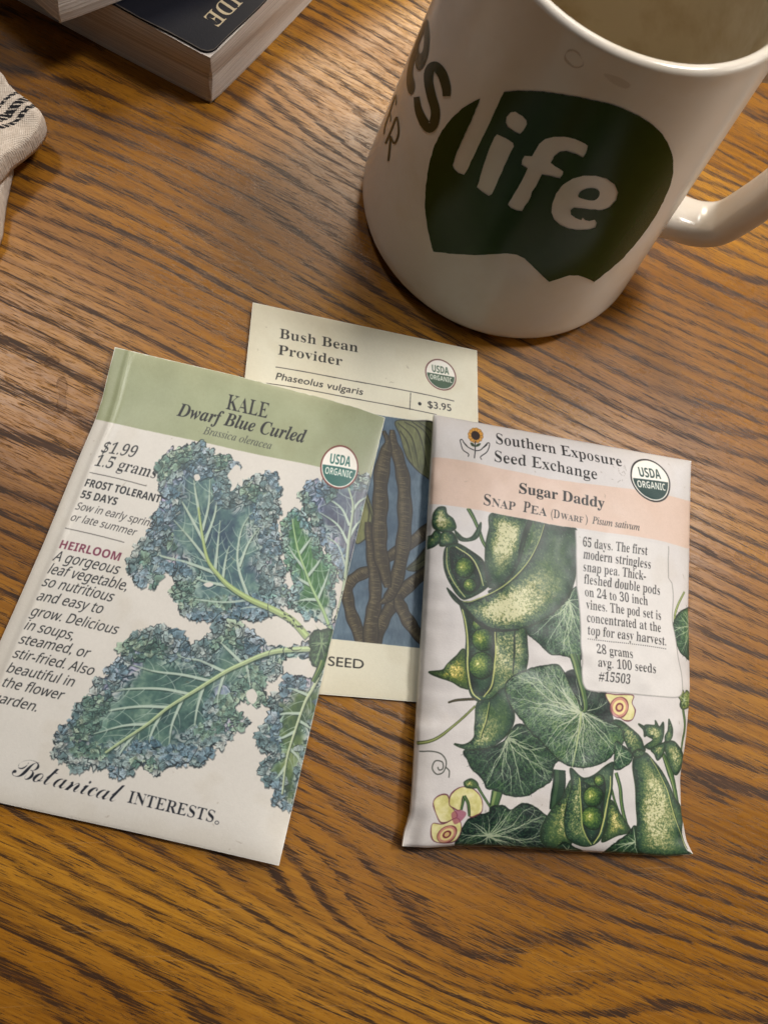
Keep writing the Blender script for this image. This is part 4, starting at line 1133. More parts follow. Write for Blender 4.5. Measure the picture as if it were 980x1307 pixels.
def beanpod(L, w, seed):
    P = catmull(A.T(z5(L)), 12); k = A.k; rs = np.random.RandomState(seed)
    wv = np.interp(np.linspace(0, 1, len(P)), np.linspace(0, 1, len(w)), w) / 3.35 * k
    lump = 1 + .10 * np.sin(np.arange(len(P)) * .42 + seed) 
    A.strokes([(P, wv * lump + 2.6 * k)], c255(32, 28, 24)); A.strokes([(P, wv * lump - .4 * k)], c255(68, 60, 44))
    t = np.gradient(P, axis=0); t /= np.linalg.norm(t, axis=1)[:, None] + 1e-9; nn = np.stack([-t[:, 1], t[:, 0]], 1)
    A.strokes([(P + nn * (wv * .22)[:, None], wv * .26)], c255(88, 80, 58), .8)
    A.strokes([(P - nn * (wv * .27)[:, None], wv * .34)], c255(52, 46, 36), .8)
    hs, hd_ = [], []
    seg = np.linalg.norm(np.diff(P, axis=0), axis=1); L_ = np.concatenate([[0], np.cumsum(seg)])
    for q in np.arange(2 * k, L_[-1] - 2 * k, .95 * k):
        p = np.array([np.interp(q, L_, P[:, 0]), np.interp(q, L_, P[:, 1])]); i = min(np.searchsorted(L_, q), len(P) - 1)
        a, b = sorted(rs.uniform(-.48, .48, 2)); 
        if b - a < .15: continue
        (hs if rs.rand() < .62 else hd_).append((np.array([p + nn[i] * wv[i] * a, p + nn[i] * wv[i] * b + t[i] * k * rs.normal(0, .5)]), .55 * k))
    A.strokes(hs, c255(42, 36, 28), .75); A.strokes(hd_, c255(150, 138, 104), .6)
beanpod([(560, 470), (500, 515), (430, 570), (330, 635), (300, 660)], [20, 46, 46, 40, 20], 1)
beanpod([(560, 640), (500, 692), (430, 742), (372, 800), (322, 868), (288, 930), (262, 1010)], [40, 44, 46, 44, 46, 48, 46], 2)
beanpod([(356, 800), (372, 850), (400, 905), (440, 962), (490, 1010)], [30, 48, 50, 50, 46], 3)
beanpod([(262, 690), (200, 715), (152, 752), (146, 800), (158, 870), (184, 940), (214, 1010)], [36, 46, 42, 40, 44, 48, 46], 4)
beanpod([(232, 490), (242, 560), (254, 660), (264, 760), (262, 840), (248, 910), (244, 1010)], [18, 36, 44, 44, 50, 54, 54], 5)
beanpod([(336, 96), (342, 150), (364, 220), (384, 310), (390, 420), (388, 540), (372, 660), (346, 765), (318, 815), (284, 838)], [14, 34, 50, 54, 56, 56, 52, 46, 32, 8], 6)
beanpod([(300, 100), (318, 150), (304, 210), (288, 310), (286, 420), (282, 520), (286, 620), (304, 700), (318, 770)], [8, 22, 54, 60, 60, 58, 58, 48, 22], 7)
# lower margin of the picture, cut straight
lowp = A.T([(266, 797), (280, 799), (424, 815.5), (537.3, 827.5), (622, 837)]); A.fill([np.concatenate([lowp, A.T([(630, 930), (260, 900)])])], c255(221, 216, 195), 1, 0)
A.text('SEED', 'plain', (418.6, 849.4), (463.8, 853.8), 13.4, INK)
A.fill([A.T([(300, 380), (640, 450), (640, 520), (300, 470)])], c255(221, 216, 195), 0.0, 1)
A.lab[:] = np.where((A.lab == 1) & (np.arange(A.H)[:, None] > .11 * A.H), 0, A.lab); A.lab[A.lab == 1] = 0
grime(A, 3, .06, 22)
bean.build('seed_packet', 'cream bush bean packet lying beneath the two others, blue picture of dark pods', A, {0: 'front_panel', 2: 'illustration', 3: 'organic_seal'}, paper_print(.5), lambda u, v: 0.0009 + 0 * u, lambda u, v: 0.00012 + 0 * u)

# ---- kale packet (lies over the bean packet)
def z_kale(u, v): return bil(u, v, .0028, .0031, .0021, .0012) + .0023 * swell(u, v, .6) + .0010 * (NZ.fbm(u * 3.1 + 9, v * 4.2, 3) - .5) + .0004 * np.exp(-((u - .055) / .012) ** 2) + .0020 * np.exp(-((1 - u) ** 2 * 2 + (1 - v) ** 2 * 4) / .03) + .0012 * np.exp(-(u ** 2 * 2 + v ** 2 * 4) / .03)
kale = Packet([(147, 443), (222, 460.8), (300, 479), (414.5, 508.4), (455, 520), (491.5, 533)], [(491.5, 533), (468, 632), (446, 724), (424, 812), (390, 958), (356, 1105)], [(-76, 1008), (0, 1024.5), (60, 1038), (170, 1062), (270, 1085), (356, 1105)],
              [(147, 443), (139, 474), (131, 508), (122, 536), (98, 591), (55, 696), (18, 780), (0, 820), (-40, 912), (-76, 1008)], z_kale, 80, 116)
A = Art(80, 116, kale.inv, c255(214, 210, 204))
hdr = A.T([(147, 443), (300, 479), (491.5, 533), (474, 613), (405, 595.5), (300, 573.9), (180, 548), (122, 534.7)])
hdr = np.concatenate([[[-9, -9], [A.W + 9, -9]], A.T([(476, 613.5), (405, 595.5), (300, 573.9), (180, 548), (119, 534.2)])]); hdr[-1][0] = -9; hdr[2][0] = A.W + 9
cv = A.cov([hdr]); X, Y = A.xy(cv); A.put(cv, lerp(c255(146, 153, 121), c255(162, 169, 137), NZ.fbm(X / 60, Y / 60, 3)).astype(np.float32), 1, 1)
INK = c255(14, 17, 22)
A.text('KALE', 'serif', (288.2, 521.8), (340.4, 533.6), 17, INK); A.text('Dwarf Blue Curled', 'bolditalic', (225.3, 530.3), (388.8, 565.6), 14.6, INK)
A.text('Brassica oleracea', 'italic', (258.8, 553.7), (345.7, 573.4), 8.6, c255(60, 64, 60))
z1 = lambda L: [(x / 3.267, 430 + y / 3.267) for x, y in L]
z2 = lambda L: [(180 + x / 3.0625, 540 + y / 3.0625) for x, y in L]
z3 = lambda L: [(x / 2.227, 740 + y / 2.227) for x, y in L]
BLU = (c255(54, 76, 96), c255(80, 112, 116), c255(126, 156, 144)); GRN = (c255(36, 62, 52), c255(58, 96, 68), c255(98, 132, 92)); PRP = (c255(62, 66, 82), c255(86, 98, 112), c255(122, 136, 138))
# right-hand leaf, cut by the packet's edge
kale_leaf(A, z2([(745, 800), (775, 720), (790, 640), (785, 600), (760, 545), (735, 515), (715, 460), (690, 425), (655, 375), (640, 310), (632, 270), (680, 222), (710, 240), (760, 215), (830, 195), (862, 202), (885, 215), (930, 240), (900, 420), (850, 600), (800, 760)]),
          z2([(765, 770), (790, 660), (802, 560), (812, 450), (828, 330), (812, 255)]), [z2(v) for v in ([(800, 560), (770, 480), (720, 440)], [(808, 470), (770, 400), (700, 350)], [(815, 400), (780, 330), (700, 280)], [(822, 350), (850, 310), (880, 290)], [(812, 450), (840, 400), (870, 370)])],
          PRP, 15, 3.6, 31, tint=(-.02, -.02, .01), midcol=c255(156, 172, 150), midw=(5, 2))
# large upper leaf, two lobes
upper = [(395, 811), (380, 800), (352, 790), (320, 791), (290, 791), (262, 793), (240, 785), (228, 770), (224, 752), (231, 744), (214, 735), (205, 733), (197, 746), (183, 742), (171, 739), (166, 724), (172, 702), (190, 682), (196, 660), (208, 644), (206, 626), (205, 601), (200, 590), (213, 575), (220, 567),
         (232, 570), (247, 566), (262, 572), (266, 584), (278, 582), (292, 586), (303, 598), (301, 611), (315, 610), (325, 606), (337, 606), (351, 610), (360, 625), (354, 640), (357, 655), (346, 663), (353, 672), (360, 690), (355, 708), (362, 725), (360, 740), (366, 760), (362, 775), (372, 790), (390, 805)]
kale_leaf(A, upper, z2([(650, 835), (590, 770), (520, 730), (430, 690), (350, 640), (300, 590), (262, 535), (240, 440), (225, 330)]),
          [z2(v) for v in ([(300, 590), (190, 548), (80, 520), (40, 500)], [(262, 540), (200, 460), (130, 380)], [(245, 460), (180, 340), (150, 290)], [(420, 680), (385, 580), (378, 500), (400, 400), (455, 325)], [(385, 560), (420, 470), (470, 400)], [(230, 360), (215, 280), (205, 200)], [(248, 470), (290, 350), (300, 240)], [(240, 420), (265, 320), (270, 220)], [(350, 640), (260, 620), (190, 600)],
          [(290, 580), (300, 480), (310, 380)], [(430, 690), (330, 700), (220, 690), (170, 680)], [(500, 720), (420, 720), (340, 740)], [(320, 610), (330, 540), (345, 480)])],
          BLU, 27, 5.2, 12, midw=(8, 2.2), midcol=c255(156, 174, 122))
# notch of paper between the lobes, seen as a few gaps
for L in ([(372, 165), (392, 185), (380, 232), (362, 262), (345, 270), (352, 235), (338, 205)], [(388, 210), (400, 228), (396, 250), (380, 238)]):
    A.fill([frilly(catmull(A.T(z2(L)), 5, True), 1.2 * A.k, 3)], c255(213, 209, 203))
for L in ([(208, 205), (225, 200), (232, 218), (214, 226)], [(245, 630), (270, 622), (284, 632), (262, 642)]):
    A.fill([catmull(A.T(z2(L)), 5, True)], c255(213, 209, 203))
kale_leaf(A, z2([(745, 825), (725, 800), (690, 770), (620, 740), (588, 700), (600, 640), (570, 560), (556, 470), (552, 390), (592, 338), (630, 352), (652, 400), (690, 450), (702, 505), (740, 532), (760, 582), (742, 640), (760, 690), (750, 745)]),
          z2([(742, 812), (715, 740), (690, 690), (662, 630), (640, 570), (615, 500), (600, 430), (592, 375)]), [z2(v) for v in ([(690, 690), (640, 690), (600, 700)], [(665, 635), (620, 610), (590, 580)], [(640, 570), (600, 520), (570, 470)], [(690, 690), (720, 620), (740, 560)], [(650, 600), (690, 550), (710, 510)], [(620, 510), (650, 470), (670, 440)])],
          GRN, 9, 2.2, 45, midw=(4, 1.4), tint=(-.02, .02, -.02), midcol=c255(150, 178, 130))
# lower left leaf
kale_leaf(A, z3([(885, 186), (840, 196), (800, 198), (765, 188), (725, 160), (690, 142), (640, 124), (602, 134), (585, 160), (570, 195), (535, 190), (510, 162), (495, 176), (480, 142), (440, 134), (400, 150), (362, 180), (358, 220), (330, 240), (300, 258), (302, 280), (272, 300), (262, 330), (230, 352), (214, 390), (190, 412), (178, 440), (156, 462), (168, 500), (200, 510), (212, 535), (262, 528), (330, 550), (372, 540), (402, 526), (430, 545), (480, 538), (520, 528), (562, 518), (592, 482), (640, 462), (664, 432), (718, 408), (690, 390), (655, 378), (668, 348), (702, 322), (722, 356), (745, 342), (756, 292), (790, 262), (802, 225), (840, 212), (885, 206)]),
          z3([(892, 196), (830, 198), (780, 204), (740, 216), (690, 238), (640, 262), (560, 312), (480, 362), (420, 410), (360, 450), (300, 492)]),
          [z3(v) for v in ([(690, 238), (640, 190), (610, 160)], [(640, 262), (570, 230), (520, 220), (470, 190)], [(600, 288), (520, 270), (440, 260), (370, 240)], [(540, 325), (460, 310), (370, 310), (300, 320)], [(480, 362), (400, 360), (320, 370), (250, 390)], [(420, 410), (350, 415), (260, 440)], [(700, 235), (710, 290), (715, 330)], [(640, 262), (620, 330), (620, 400)], [(580, 300), (560, 370), (550, 450)], [(520, 338), (490, 410), (480, 480)], [(460, 378), (430, 440), (420, 500)], [(390, 430), (350, 480), (330, 520)])],
          (c255(52, 76, 80), c255(78, 110, 104), c255(124, 152, 136)), 26, 5.2, 21, midw=(6, 2.0), midcol=c255(166, 182, 142))
A.fill([catmull(A.T(z3([(700, 322), (718, 310), (732, 330), (722, 352), (706, 345)])), 5, True)], c255(213, 209, 203))
# lower right leaf
kale_leaf(A, z3([(916, 250), (898, 285), (855, 272), (800, 290), (802, 312), (762, 350), (772, 392), (740, 420), (742, 470), (780, 500), (742, 540), (752, 572), (782, 590), (772, 632), (800, 652), (824, 660), (850, 640), (880, 520), (920, 340)]),
          z3([(912, 262), (888, 310), (866, 350), (840, 425), (815, 510), (802, 610)]), [z3(v) for v in ([(880, 330), (830, 310), (800, 310)], [(858, 380), (810, 380), (775, 390)], [(840, 430), (800, 450), (760, 460)], [(850, 400), (880, 420), (900, 440)], [(825, 480), (850, 510), (860, 560)], [(812, 530), (790, 560), (770, 570)])],
          (c255(52, 78, 58), c255(88, 112, 72), c255(132, 150, 104)), 14, 2.8, 61, midw=(3.6, 1.6), midcol=c255(178, 190, 160))
pea_leaf(A, z2([(655, 845), (685, 815), (735, 808), (755, 830), (745, 880), (725, 930), (700, 955), (668, 955), (658, 910), (668, 880)]), z2([(705, 860)])[0], 17, vein=c255(140, 166, 120), base=(c255(34, 60, 46), c255(52, 88, 58), c255(84, 118, 76)), nv=9, wob=2.2)
stem(A, z3([(918, 230), (908, 255), (890, 290)]), [8, 6, 4])
for body, sty, p0, p1, cap, col, sh in [
    ('$1.99', 'serif', (128.6, 577), (171, 583.8), 13.0, INK, .15), ('1.5 grams', 'serif', (120, 594), (197.5, 610.6), 13, INK, .1),
    ('FROST TOLERANT', 'sansbold', (108, 620.4), (203.5, 641.8), 8.8, INK, .0), ('55 DAYS', 'sansbold', (102.5, 635), (148, 645), 8.8, INK, 0),
    ('Sow in early spring', 'sans', (95.8, 649.8), (195.5, 673.3), 8.8, c255(40, 40, 42), .2), ('or late summer', 'sans', (89.4, 664), (172, 684), 8.8, c255(40, 40, 42), .2),
    ('HEIRLOOM', 'sansbold', (75.6, 699.4), (152, 716), 10, c255(112, 40, 66), 0), ('A gorgeous', 'sans', (67, 715), (149.5, 733), 12.6, INK, .2), ('leaf vegetable,', 'sans', (60.6, 731.5), (160.7, 754), 12.6, INK, .2),
    ('so nutritious', 'sans', (53, 747.4), (142, 768), 12.6, INK, .2), ('and easy to', 'sans', (46, 765.6), (128.8, 783.2), 12.6, INK, .2), ('grow. Delicious', 'sans', (38.2, 785), (148, 809.6), 12.6, INK, .2),
    ('in soups,', 'sans', (30.5, 802.9), (92, 817), 12.8, INK, .2), ('steamed, or', 'sans', (23.3, 820.8), (111.6, 839.7), 12.8, INK, .2), ('stir-fried. Also', 'sans', (15.7, 838.8), (117.4, 862), 12.8, INK, .2),
    ('beautiful in', 'sans', (8, 857.6), (92, 876.4), 12.8, INK, .2), ('the flower', 'sans', (1, 875.6), (78.4, 893.4), 13, INK, .2), ('garden.', 'sans', (-11, 894.5), (46, 908.4), 13, INK, .2)]:
    A.text(body, sty, p0, p1, cap, col, .95, sh)
A.line([(114.8, 603), (187.3, 620.4)], .9, c255(90, 88, 86)); A.line([(83.6, 674), (159, 692.3)], .9, c255(90, 88, 86))
A.seal((433.4, 596), 27.3, 24.2, c255(112, 48, 42), c255(34, 100, 92), (30, 6.6), 3)
SCR = c255(28, 32, 42)
A.text('Botanical', 'script', (14.5, 990), (152, 1025.5), 27, SCR); A.text('INTERESTS', 'serif', (162.5, 1024.0), (271.5, 1049.6), 16.5, SCR)
A.fill([A.ring((277, 1050), 2.6, 2.6)[2], A.ring((277, 1050), 1.8, 1.8)[2]], SCR, 1, None, True)
grime(A, 8, .07, 34)
def zk_min(u, v): return np.where(np.asarray(v) < .80, np.where(np.asarray(u) > .42, .00172, .0004 + .0013 * np.clip((np.asarray(u) - .2) / .2, 0, 1)), .0002)
kale.build('seed_packet', 'white kale packet with sage green top, curly leaves drawn across its front', A, {0: 'front_panel', 1: 'header_band', 2: 'illustration', 3: 'organic_seal'}, paper_print(.42, .1), lambda u, v: .0009 + .0016 * swell(u, v), zk_min)

# ---- pea packet (thick, plump with seed)
def z_pea(u, v):
    s_ = swell(u, v, .42)
    lump = (NZ.fbm(u * 13 + 3, v * 19, 2) - .5) * .0007 * s_
    crink = (NZ.fbm(u * 9 + 30, v * 3 + 2, 2) - .5) * .0014 * np.clip((v - .86) / .14, 0, 1) + (NZ.fbm(u * 5 + 11, v * 7, 3) - .5) * .0010 + (NZ.fbm(u * 4 + 3, v * 22, 2) - .5) * .0018 * (np.exp(-u / .07) + np.exp(-(1 - u) / .07)) * np.clip(v * 6, 0, 1)
    gus = -.0022 * np.exp(-((u - .015) / .035) ** 2) * np.clip((v - .88) / .1, 0, 1)
    return bil(u, v, .0045, .0024, .0028, .0052) + .0072 * s_ + lump + crink + gus + .0022 * np.exp(-((1 - u) ** 2 + 2 * v ** 2) / .012)
pea = Packet([(554, 529), (640, 545), (740, 563.5), (881.5, 588.5)], [(881.5, 588.5), (878, 690), (876, 780), (878, 884), (873, 945), (866, 992), (868, 1035), (876, 1075), (884, 1090)],
             [(513.5, 1080), (545, 1082), (580, 1079.5), (640, 1081), (720, 1086), (800, 1090), (850, 1093), (884, 1090)], [(554, 529), (549, 610), (541, 760), (533, 890), (527, 1000), (524, 1040), (516, 1062), (513.5, 1080)], z_pea, 78, 112)
A = Art(78, 112, pea.inv, c255(214, 209, 208))
z6 = lambda L: [(540 + x / 2.722, 520 + y / 2.722) for x, y in L]
z7 = lambda L: [(510 + x / 2.513, 640 + y / 2.513) for x, y in L]
z8 = lambda L: [(500 + x / 2.45, 860 + y / 2.45) for x, y in L]
y4 = lambda L: [(520 + x / 4.083, 640 + y / 4.083) for x, y in L]
y5 = lambda L: [(540 + x / 3.92, 840 + y / 3.92) for x, y in L]
y6 = lambda L: [(700 + x / 4.9, 840 + y / 4.9) for x, y in L]
# stems, tendrils behind
stem(A, y4([(315, 35), (350, 100), (385, 190), (410, 240)]), [4, 3.4, 3])
stem(A, y5([(-30, 425), (60, 405), (150, 340), (260, 240)]), [3.2, 2.4, 1.6], (c255(60, 70, 40), c255(128, 140, 80), c255(180, 186, 130)))
A.line(y5([(-20, 466), (40, 466), (90, 480), (115, 520), (100, 570), (66, 580), (45, 550), (60, 515), (95, 520), (98, 552), (80, 560), (72, 545)]), 1.4, c255(70, 74, 68))
A.line(y5([(112, 545), (130, 565), (128, 598)]), 1.4, c255(70, 74, 68))
stem(A, z8([(700, 310), (715, 380), (742, 500)]), [4.2, 4, 3.6]); stem(A, z8([(686, 360), (708, 430), (735, 490)]), [2, 1.6])
stem(A, y6([(838, 310), (850, 420), (835, 520), (828, 580)]), [3.4, 3, 1.8])
stem(A, z7([(912, 290), (885, 350), (880, 400)]), [1.6, 2.4, 2], (c255(60, 80, 40), c255(150, 164, 90), c255(200, 204, 140)))
pea_leaf(A, z7([(875, 400), (895, 360), (930, 350), (930, 500), (905, 490), (888, 460), (872, 420)]), z7([(920, 400)])[0], 91)
pea_leaf(A, y6([(808, 232), (835, 200), (850, 220), (865, 205), (880, 245), (868, 300), (840, 320), (822, 300), (825, 262)]), y6([(845, 260)])[0], 92, base=(c255(40, 66, 40), c255(96, 118, 58), c255(180, 184, 110)), nv=6)
# leaves, back to front
pea_leaf(A, y4([(610, 655), (650, 640), (700, 615), (760, 575), (820, 520), (880, 440), (905, 500), (905, 810), (860, 820), (800, 805), (745, 800), (700, 760), (660, 720), (625, 690)]), y4([(840, 520)])[0], 71, dens=.9)
stem(A, y4([(880, 800), (885, 850), (900, 900)]), [9, 8, 7]); 
pea_leaf(A, y5([(205, 460), (215, 500), (250, 560), (300, 610), (320, 650), (380, 670), (430, 690), (510, 690), (580, 655), (640, 610), (650, 540), (700, 480), (640, 420), (560, 360), (480, 330), (440, 360), (400, 420), (300, 450)]), y5([(420, 400)])[0], 72, base=(c255(20, 40, 36), c255(36, 66, 50), c255(66, 98, 62)), nv=17, dens=.8)
stem(A, y5([(370, 668), (350, 760), (322, 880)]), [14, 10, 6]); stem(A, y5([(680, 560), (675, 660), (660, 760)]), [15, 16, 14], (c255(16, 34, 26), c255(30, 58, 42), c255(60, 90, 60)))
pea_leaf(A, y5([(158, 935), (180, 880), (215, 820), (270, 785), (330, 770), (340, 745), (400, 735), (440, 760), (500, 725), (560, 745), (620, 790), (700, 830), (720, 880), (690, 950), (600, 985), (300, 985), (200, 975)]), y5([(325, 890)])[0], 73, base=(c255(18, 34, 34), c255(34, 62, 48), c255(70, 102, 66)), nv=19, dens=.8)
# first open pod with two seeds
pod(A, y4([(200, 235), (188, 300), (200, 380), (235, 450), (280, 505), (330, 500), (420, 440), (412, 380), (390, 305), (310, 245), (240, 215)]), 51, lit=.2, dark=.06)
pod(A, y4([(225, 240), (222, 320), (245, 400), (300, 480), (350, 470), (380, 430), (365, 340), (300, 265)]), 52, lit=.05, dark=.16, stip=.7)
pea_seed(A, y4([(298, 345)])[0], 12.5, 1); pea_seed(A, y4([(324, 436)])[0], 8.5, 2)
A.line(y4([(250, 235), (330, 290), (375, 370), (395, 440)]), [1.2, 1.8, 1.2], c255(196, 200, 140)); A.line(y4([(205, 240), (205, 330), (240, 420), (300, 500)]), [1, 1.6, 1.2], c255(180, 186, 124))
# second open pod below, with its flap
pod(A, y4([(300, 775), (250, 810), (205, 850), (180, 880), (110, 888), (160, 915), (230, 940), (285, 970), (330, 960)]), 53, lit=.5, warm=.55, hl=(.5, .5))
pod(A, y4([(270, 530), (290, 600), (305, 700), (300, 800), (310, 900), (330, 1010), (390, 1050), (470, 1030), (560, 960), (615, 880), (625, 760), (612, 660), (560, 650), (450, 660), (360, 610), (300, 550)]), 54, lit=.3, hl=(.65, .4))
pod(A, y4([(300, 560), (318, 660), (322, 800), (325, 920), (350, 1000), (400, 1010), (445, 960), (455, 800), (460, 680), (400, 650), (340, 610)]), 55, lit=.05, dark=.15, stip=.6)
pea_seed(A, y4([(392, 720)])[0], 14, 3); pea_seed(A, y4([(385, 855)])[0], 16.5, 4); pea_seed(A, y4([(365, 640)])[0], 7, 5)
A.line(y4([(455, 680), (458, 800), (440, 950), (395, 1020)]), [1.4, 2.2, 1.4], c255(186, 190, 118)); A.line(y4([(285, 560), (310, 690), (312, 860), (335, 990), (380, 1035)]), [1.4, 2.2, 1.4], c255(196, 200, 128))
A.line(y4([(560, 660), (556, 760), (548, 900)]), [2, 3, 1.5], c255(26, 46, 30))
stem(A, y5([(125, 222), (170, 210), (260, 205)]), [1, 2, 2], (c255(40, 40, 28), c255(70, 64, 44), c255(90, 80, 50)))
# third pod, hanging below it
pod(A, y5([(268, 225), (258, 330), (252, 400), (205, 432), (155, 430), (210, 455), (280, 455), (350, 440), (420, 380), (455, 310), (440, 200), (400, 150), (340, 200)]), 56, lit=.45, hl=(.35, .85), spine=y5([(330, 220), (310, 320), (285, 400)]))
# big leaf with pale net of veins
pea_leaf(A, y5([(700, 110), (750, 60), (790, 120), (860, 170), (920, 185), (950, 310), (920, 340), (850, 300), (780, 260)]), y5([(800, 270)])[0], 74, base=(c255(14, 26, 28), c255(22, 42, 38), c255(44, 70, 56)), nv=7, light=.2)
pea_leaf(A, y5([(410, 150), (425, 110), (480, 75), (530, 50), (590, 40), (650, 28), (690, 50), (720, 100), (760, 180), (800, 255), (860, 280), (920, 320), (970, 310), (1010, 350), (1000, 420), (960, 470), (900, 520), (830, 545), (760, 548), (690, 520), (630, 460), (560, 390), (500, 320), (450, 260), (420, 200)]), y5([(785, 270)])[0], 75, base=(c255(30, 56, 46), c255(50, 88, 60), c255(92, 122, 74)), nv=24, dens=1.25, vein=c255(206, 212, 190))
stem(A, y5([(745, -20), (770, 60), (800, 170), (812, 250), (798, 270)]), [9, 8, 7, 5, 3])
A.line(y5([(788, 272), (780, 360), (765, 450), (745, 545)]), [2.2, 1.8, 1.0], c255(176, 192, 140))
pod(A, y4([(600, 90), (590, 200), (560, 320), (480, 430), (420, 470), (470, 480), (560, 410), (660, 300), (740, 120)]), 97, lit=.15, dark=.08, hl=(.5, .3))
# two large pods that fill the top
pod(A, y4([(445, 60), (425, 140), (408, 220), (403, 320), (415, 420), (430, 450), (500, 430), (575, 330), (605, 230), (640, 130), (660, 100)]), 57, lit=.75, hl=(.38, .28), depth=16)
pod(A, y4([(720, 115), (690, 200), (640, 300), (560, 390), (470, 455), (400, 495), (330, 520), (285, 520), (240, 490), (205, 450), (235, 505), (275, 545), (330, 605), (400, 650), (490, 672), (590, 662), (700, 620), (800, 540), (860, 440), (880, 330), (880, 150), (800, 130)]), 58, lit=.75, hl=(.42, .78), depth=19, spine=y4([(712, 120), (680, 215), (630, 310), (555, 395), (460, 465), (340, 518), (290, 522)]))
A.line(y4([(640, 95), (600, 190), (575, 300)]), [7, 4, 1.5], c255(20, 42, 28)); A.line(y4([(655, 105), (640, 200), (600, 290)]), [2, 3, 1], c255(60, 94, 54))
A.line(y4([(205, 450), (245, 490), (300, 560), (380, 640), (470, 672), (580, 668)]), [1, 2.6, 4, 5, 4, 2], c255(18, 32, 24), .8)
# calyx of the first pod
pod(A, y4([(155, 35), (130, 85), (140, 140), (200, 160), (250, 140), (240, 95), (205, 65), (195, 30)]), 59, lit=.6, hl=(.35, .5), depth=7)
for L in ([(245, 150), (290, 190), (340, 180), (382, 108), (372, 175), (330, 205), (270, 200)], [(150, 150), (120, 180), (70, 160), (90, 205), (60, 240), (130, 240), (180, 190)], [(180, 165), (170, 230), (240, 220), (262, 210), (230, 160)]):
    pod(A, y4(L), 60 + len(L), lit=.3, depth=5)
# bottom middle pod, open
pod(A, y5([(740, 610), (690, 700), (640, 760), (590, 850), (600, 930), (680, 960), (740, 930), (760, 760)]), 63, lit=.35, hl=(.6, .4), warm=.15)
pod(A, y5([(735, 550), (742, 640), (715, 740), (705, 830), (720, 900), (790, 940), (860, 930), (905, 860), (930, 740), (945, 620), (950, 520), (860, 580), (800, 600)]), 64, lit=.25, hl=(.2, .5))
pod(A, y5([(785, 620), (790, 740), (800, 850), (830, 915), (870, 900), (895, 820), (905, 700), (905, 610), (850, 640)]), 65, lit=.05, dark=.16, stip=.5)
pea_seed(A, y5([(848, 692)])[0], 13, 6); pea_seed(A, y5([(846, 800)])[0], 14.5, 7); pea_seed(A, y5([(880, 612)])[0], 7, 8)
A.line(y5([(780, 600), (788, 740), (800, 860), (840, 935)]), [1.6, 2.2, 1.4], c255(160, 172, 104)); A.line(y5([(935, 590), (920, 720), (895, 840), (850, 930)]), [1.4, 2.4, 1.4], c255(190, 194, 120))
pod(A, z8([(684, 395), (715, 440), (745, 490), (700, 508), (655, 525), (672, 460)]), 66, lit=.6, warm=.3, hl=(.45, .4))
pea_leaf(A, y6([(330, 1225), (420, 1150), (500, 1090), (550, 1060), (600, 1240), (450, 1245)]), y6([(540, 1150)])[0], 77, base=(c255(20, 44, 34), c255(38, 72, 48), c255(70, 100, 60)), nv=8)
pea_leaf(A, y5([(640, 980), (700, 920), (760, 950), (800, 975), (760, 990)]), y5([(720, 960)])[0], 78, nv=6)
# large pod at lower right with its calyx
stem(A, y6([(715, 600), (760, 720), (790, 840), (820, 960)]), [4, 8, 6, 2]); 
pod(A, y6([(720, 525), (730, 590), (790, 730), (830, 640), (825, 575), (780, 520)]), 67, lit=.4, depth=7, hl=(.6, .4))
pod(A, y6([(532, 620), (528, 720), (545, 900), (552, 1030), (545, 1130), (570, 1210), (640, 1240), (760, 1245), (900, 1238), (860, 1200), (830, 1100), (825, 960), (780, 860), (720, 730), (650, 640), (600, 590)]), 68, lit=.6, hl=(.45, .55), depth=15, spine=y6([(635, 625), (700, 740), (760, 900), (810, 1060), (860, 1190)]))
for i, L in enumerate(([(400, 400), (440, 390), (500, 430), (560, 480), (590, 540), (600, 580), (540, 620), (500, 570), (470, 500), (450, 440)], [(560, 410), (600, 430), (630, 440), (600, 490), (590, 450)], [(600, 420), (660, 420), (665, 390), (690, 430), (715, 400), (718, 470), (690, 550), (640, 570), (600, 550), (650, 510), (610, 480)], [(640, 570), (720, 530), (718, 590), (680, 640), (660, 600)], [(750, 380), (772, 440), (768, 500), (735, 530), (725, 490), (745, 450)], [(520, 600), (560, 570), (600, 590), (560, 620)])):
    pod(A, y6(L), 80 + i, lit=.45, depth=6, hl=(.5, .4))
pea_leaf(A, y6([(420, 520), (460, 540), (520, 600), (500, 660), (440, 695), (405, 690), (410, 620)]), y6([(440, 600)])[0], 79, nv=8)
# flowers
def flower(parts, eyes, f):
    for i, L in enumerate(parts):
        P = catmull(A.T(f(L)), 6, True); cv = A.cov([P]); X, Y = A.xy(cv); n = NZ.fbm(X / 14 + i, Y / 14, 3)
        A.put(cv, gradient(n, [(.25, c255(204, 198, 126)), (.6, c255(226, 220, 164)), (.9, c255(236, 230, 196))]).astype(np.float32), 1, 2); ink_outline(A, P, 1.3, c255(96, 44, 62), seed=i)
    for c, r in eyes:
        c = f([c])[0]; _, rr, P = A.ring(c, r, r, 40); A.fill([c0 for c0 in [frilly(P, 1.0 * A.k, 5)]], c255(196, 120, 118), .75, 2)
        for k_, col in ((.72, c255(232, 214, 150)), (.45, c255(120, 44, 58)), (.27, c255(222, 190, 130))): A.fill([A.ring(c, r * k_, r * k_, 30)[2]], col)
        ink_outline(A, P, 1.2, c255(110, 48, 60))
flower([[(50, 730), (75, 690), (120, 685), (140, 740), (170, 790), (120, 820), (80, 815)], [(130, 730), (140, 680), (190, 645), (250, 655), (290, 700), (295, 760), (270, 785), (230, 790), (215, 700), (195, 700), (185, 760), (150, 750)], [(45, 830), (100, 830), (170, 800), (190, 860), (160, 915), (90, 925), (45, 905)]], [((118, 882), 11)], y5)
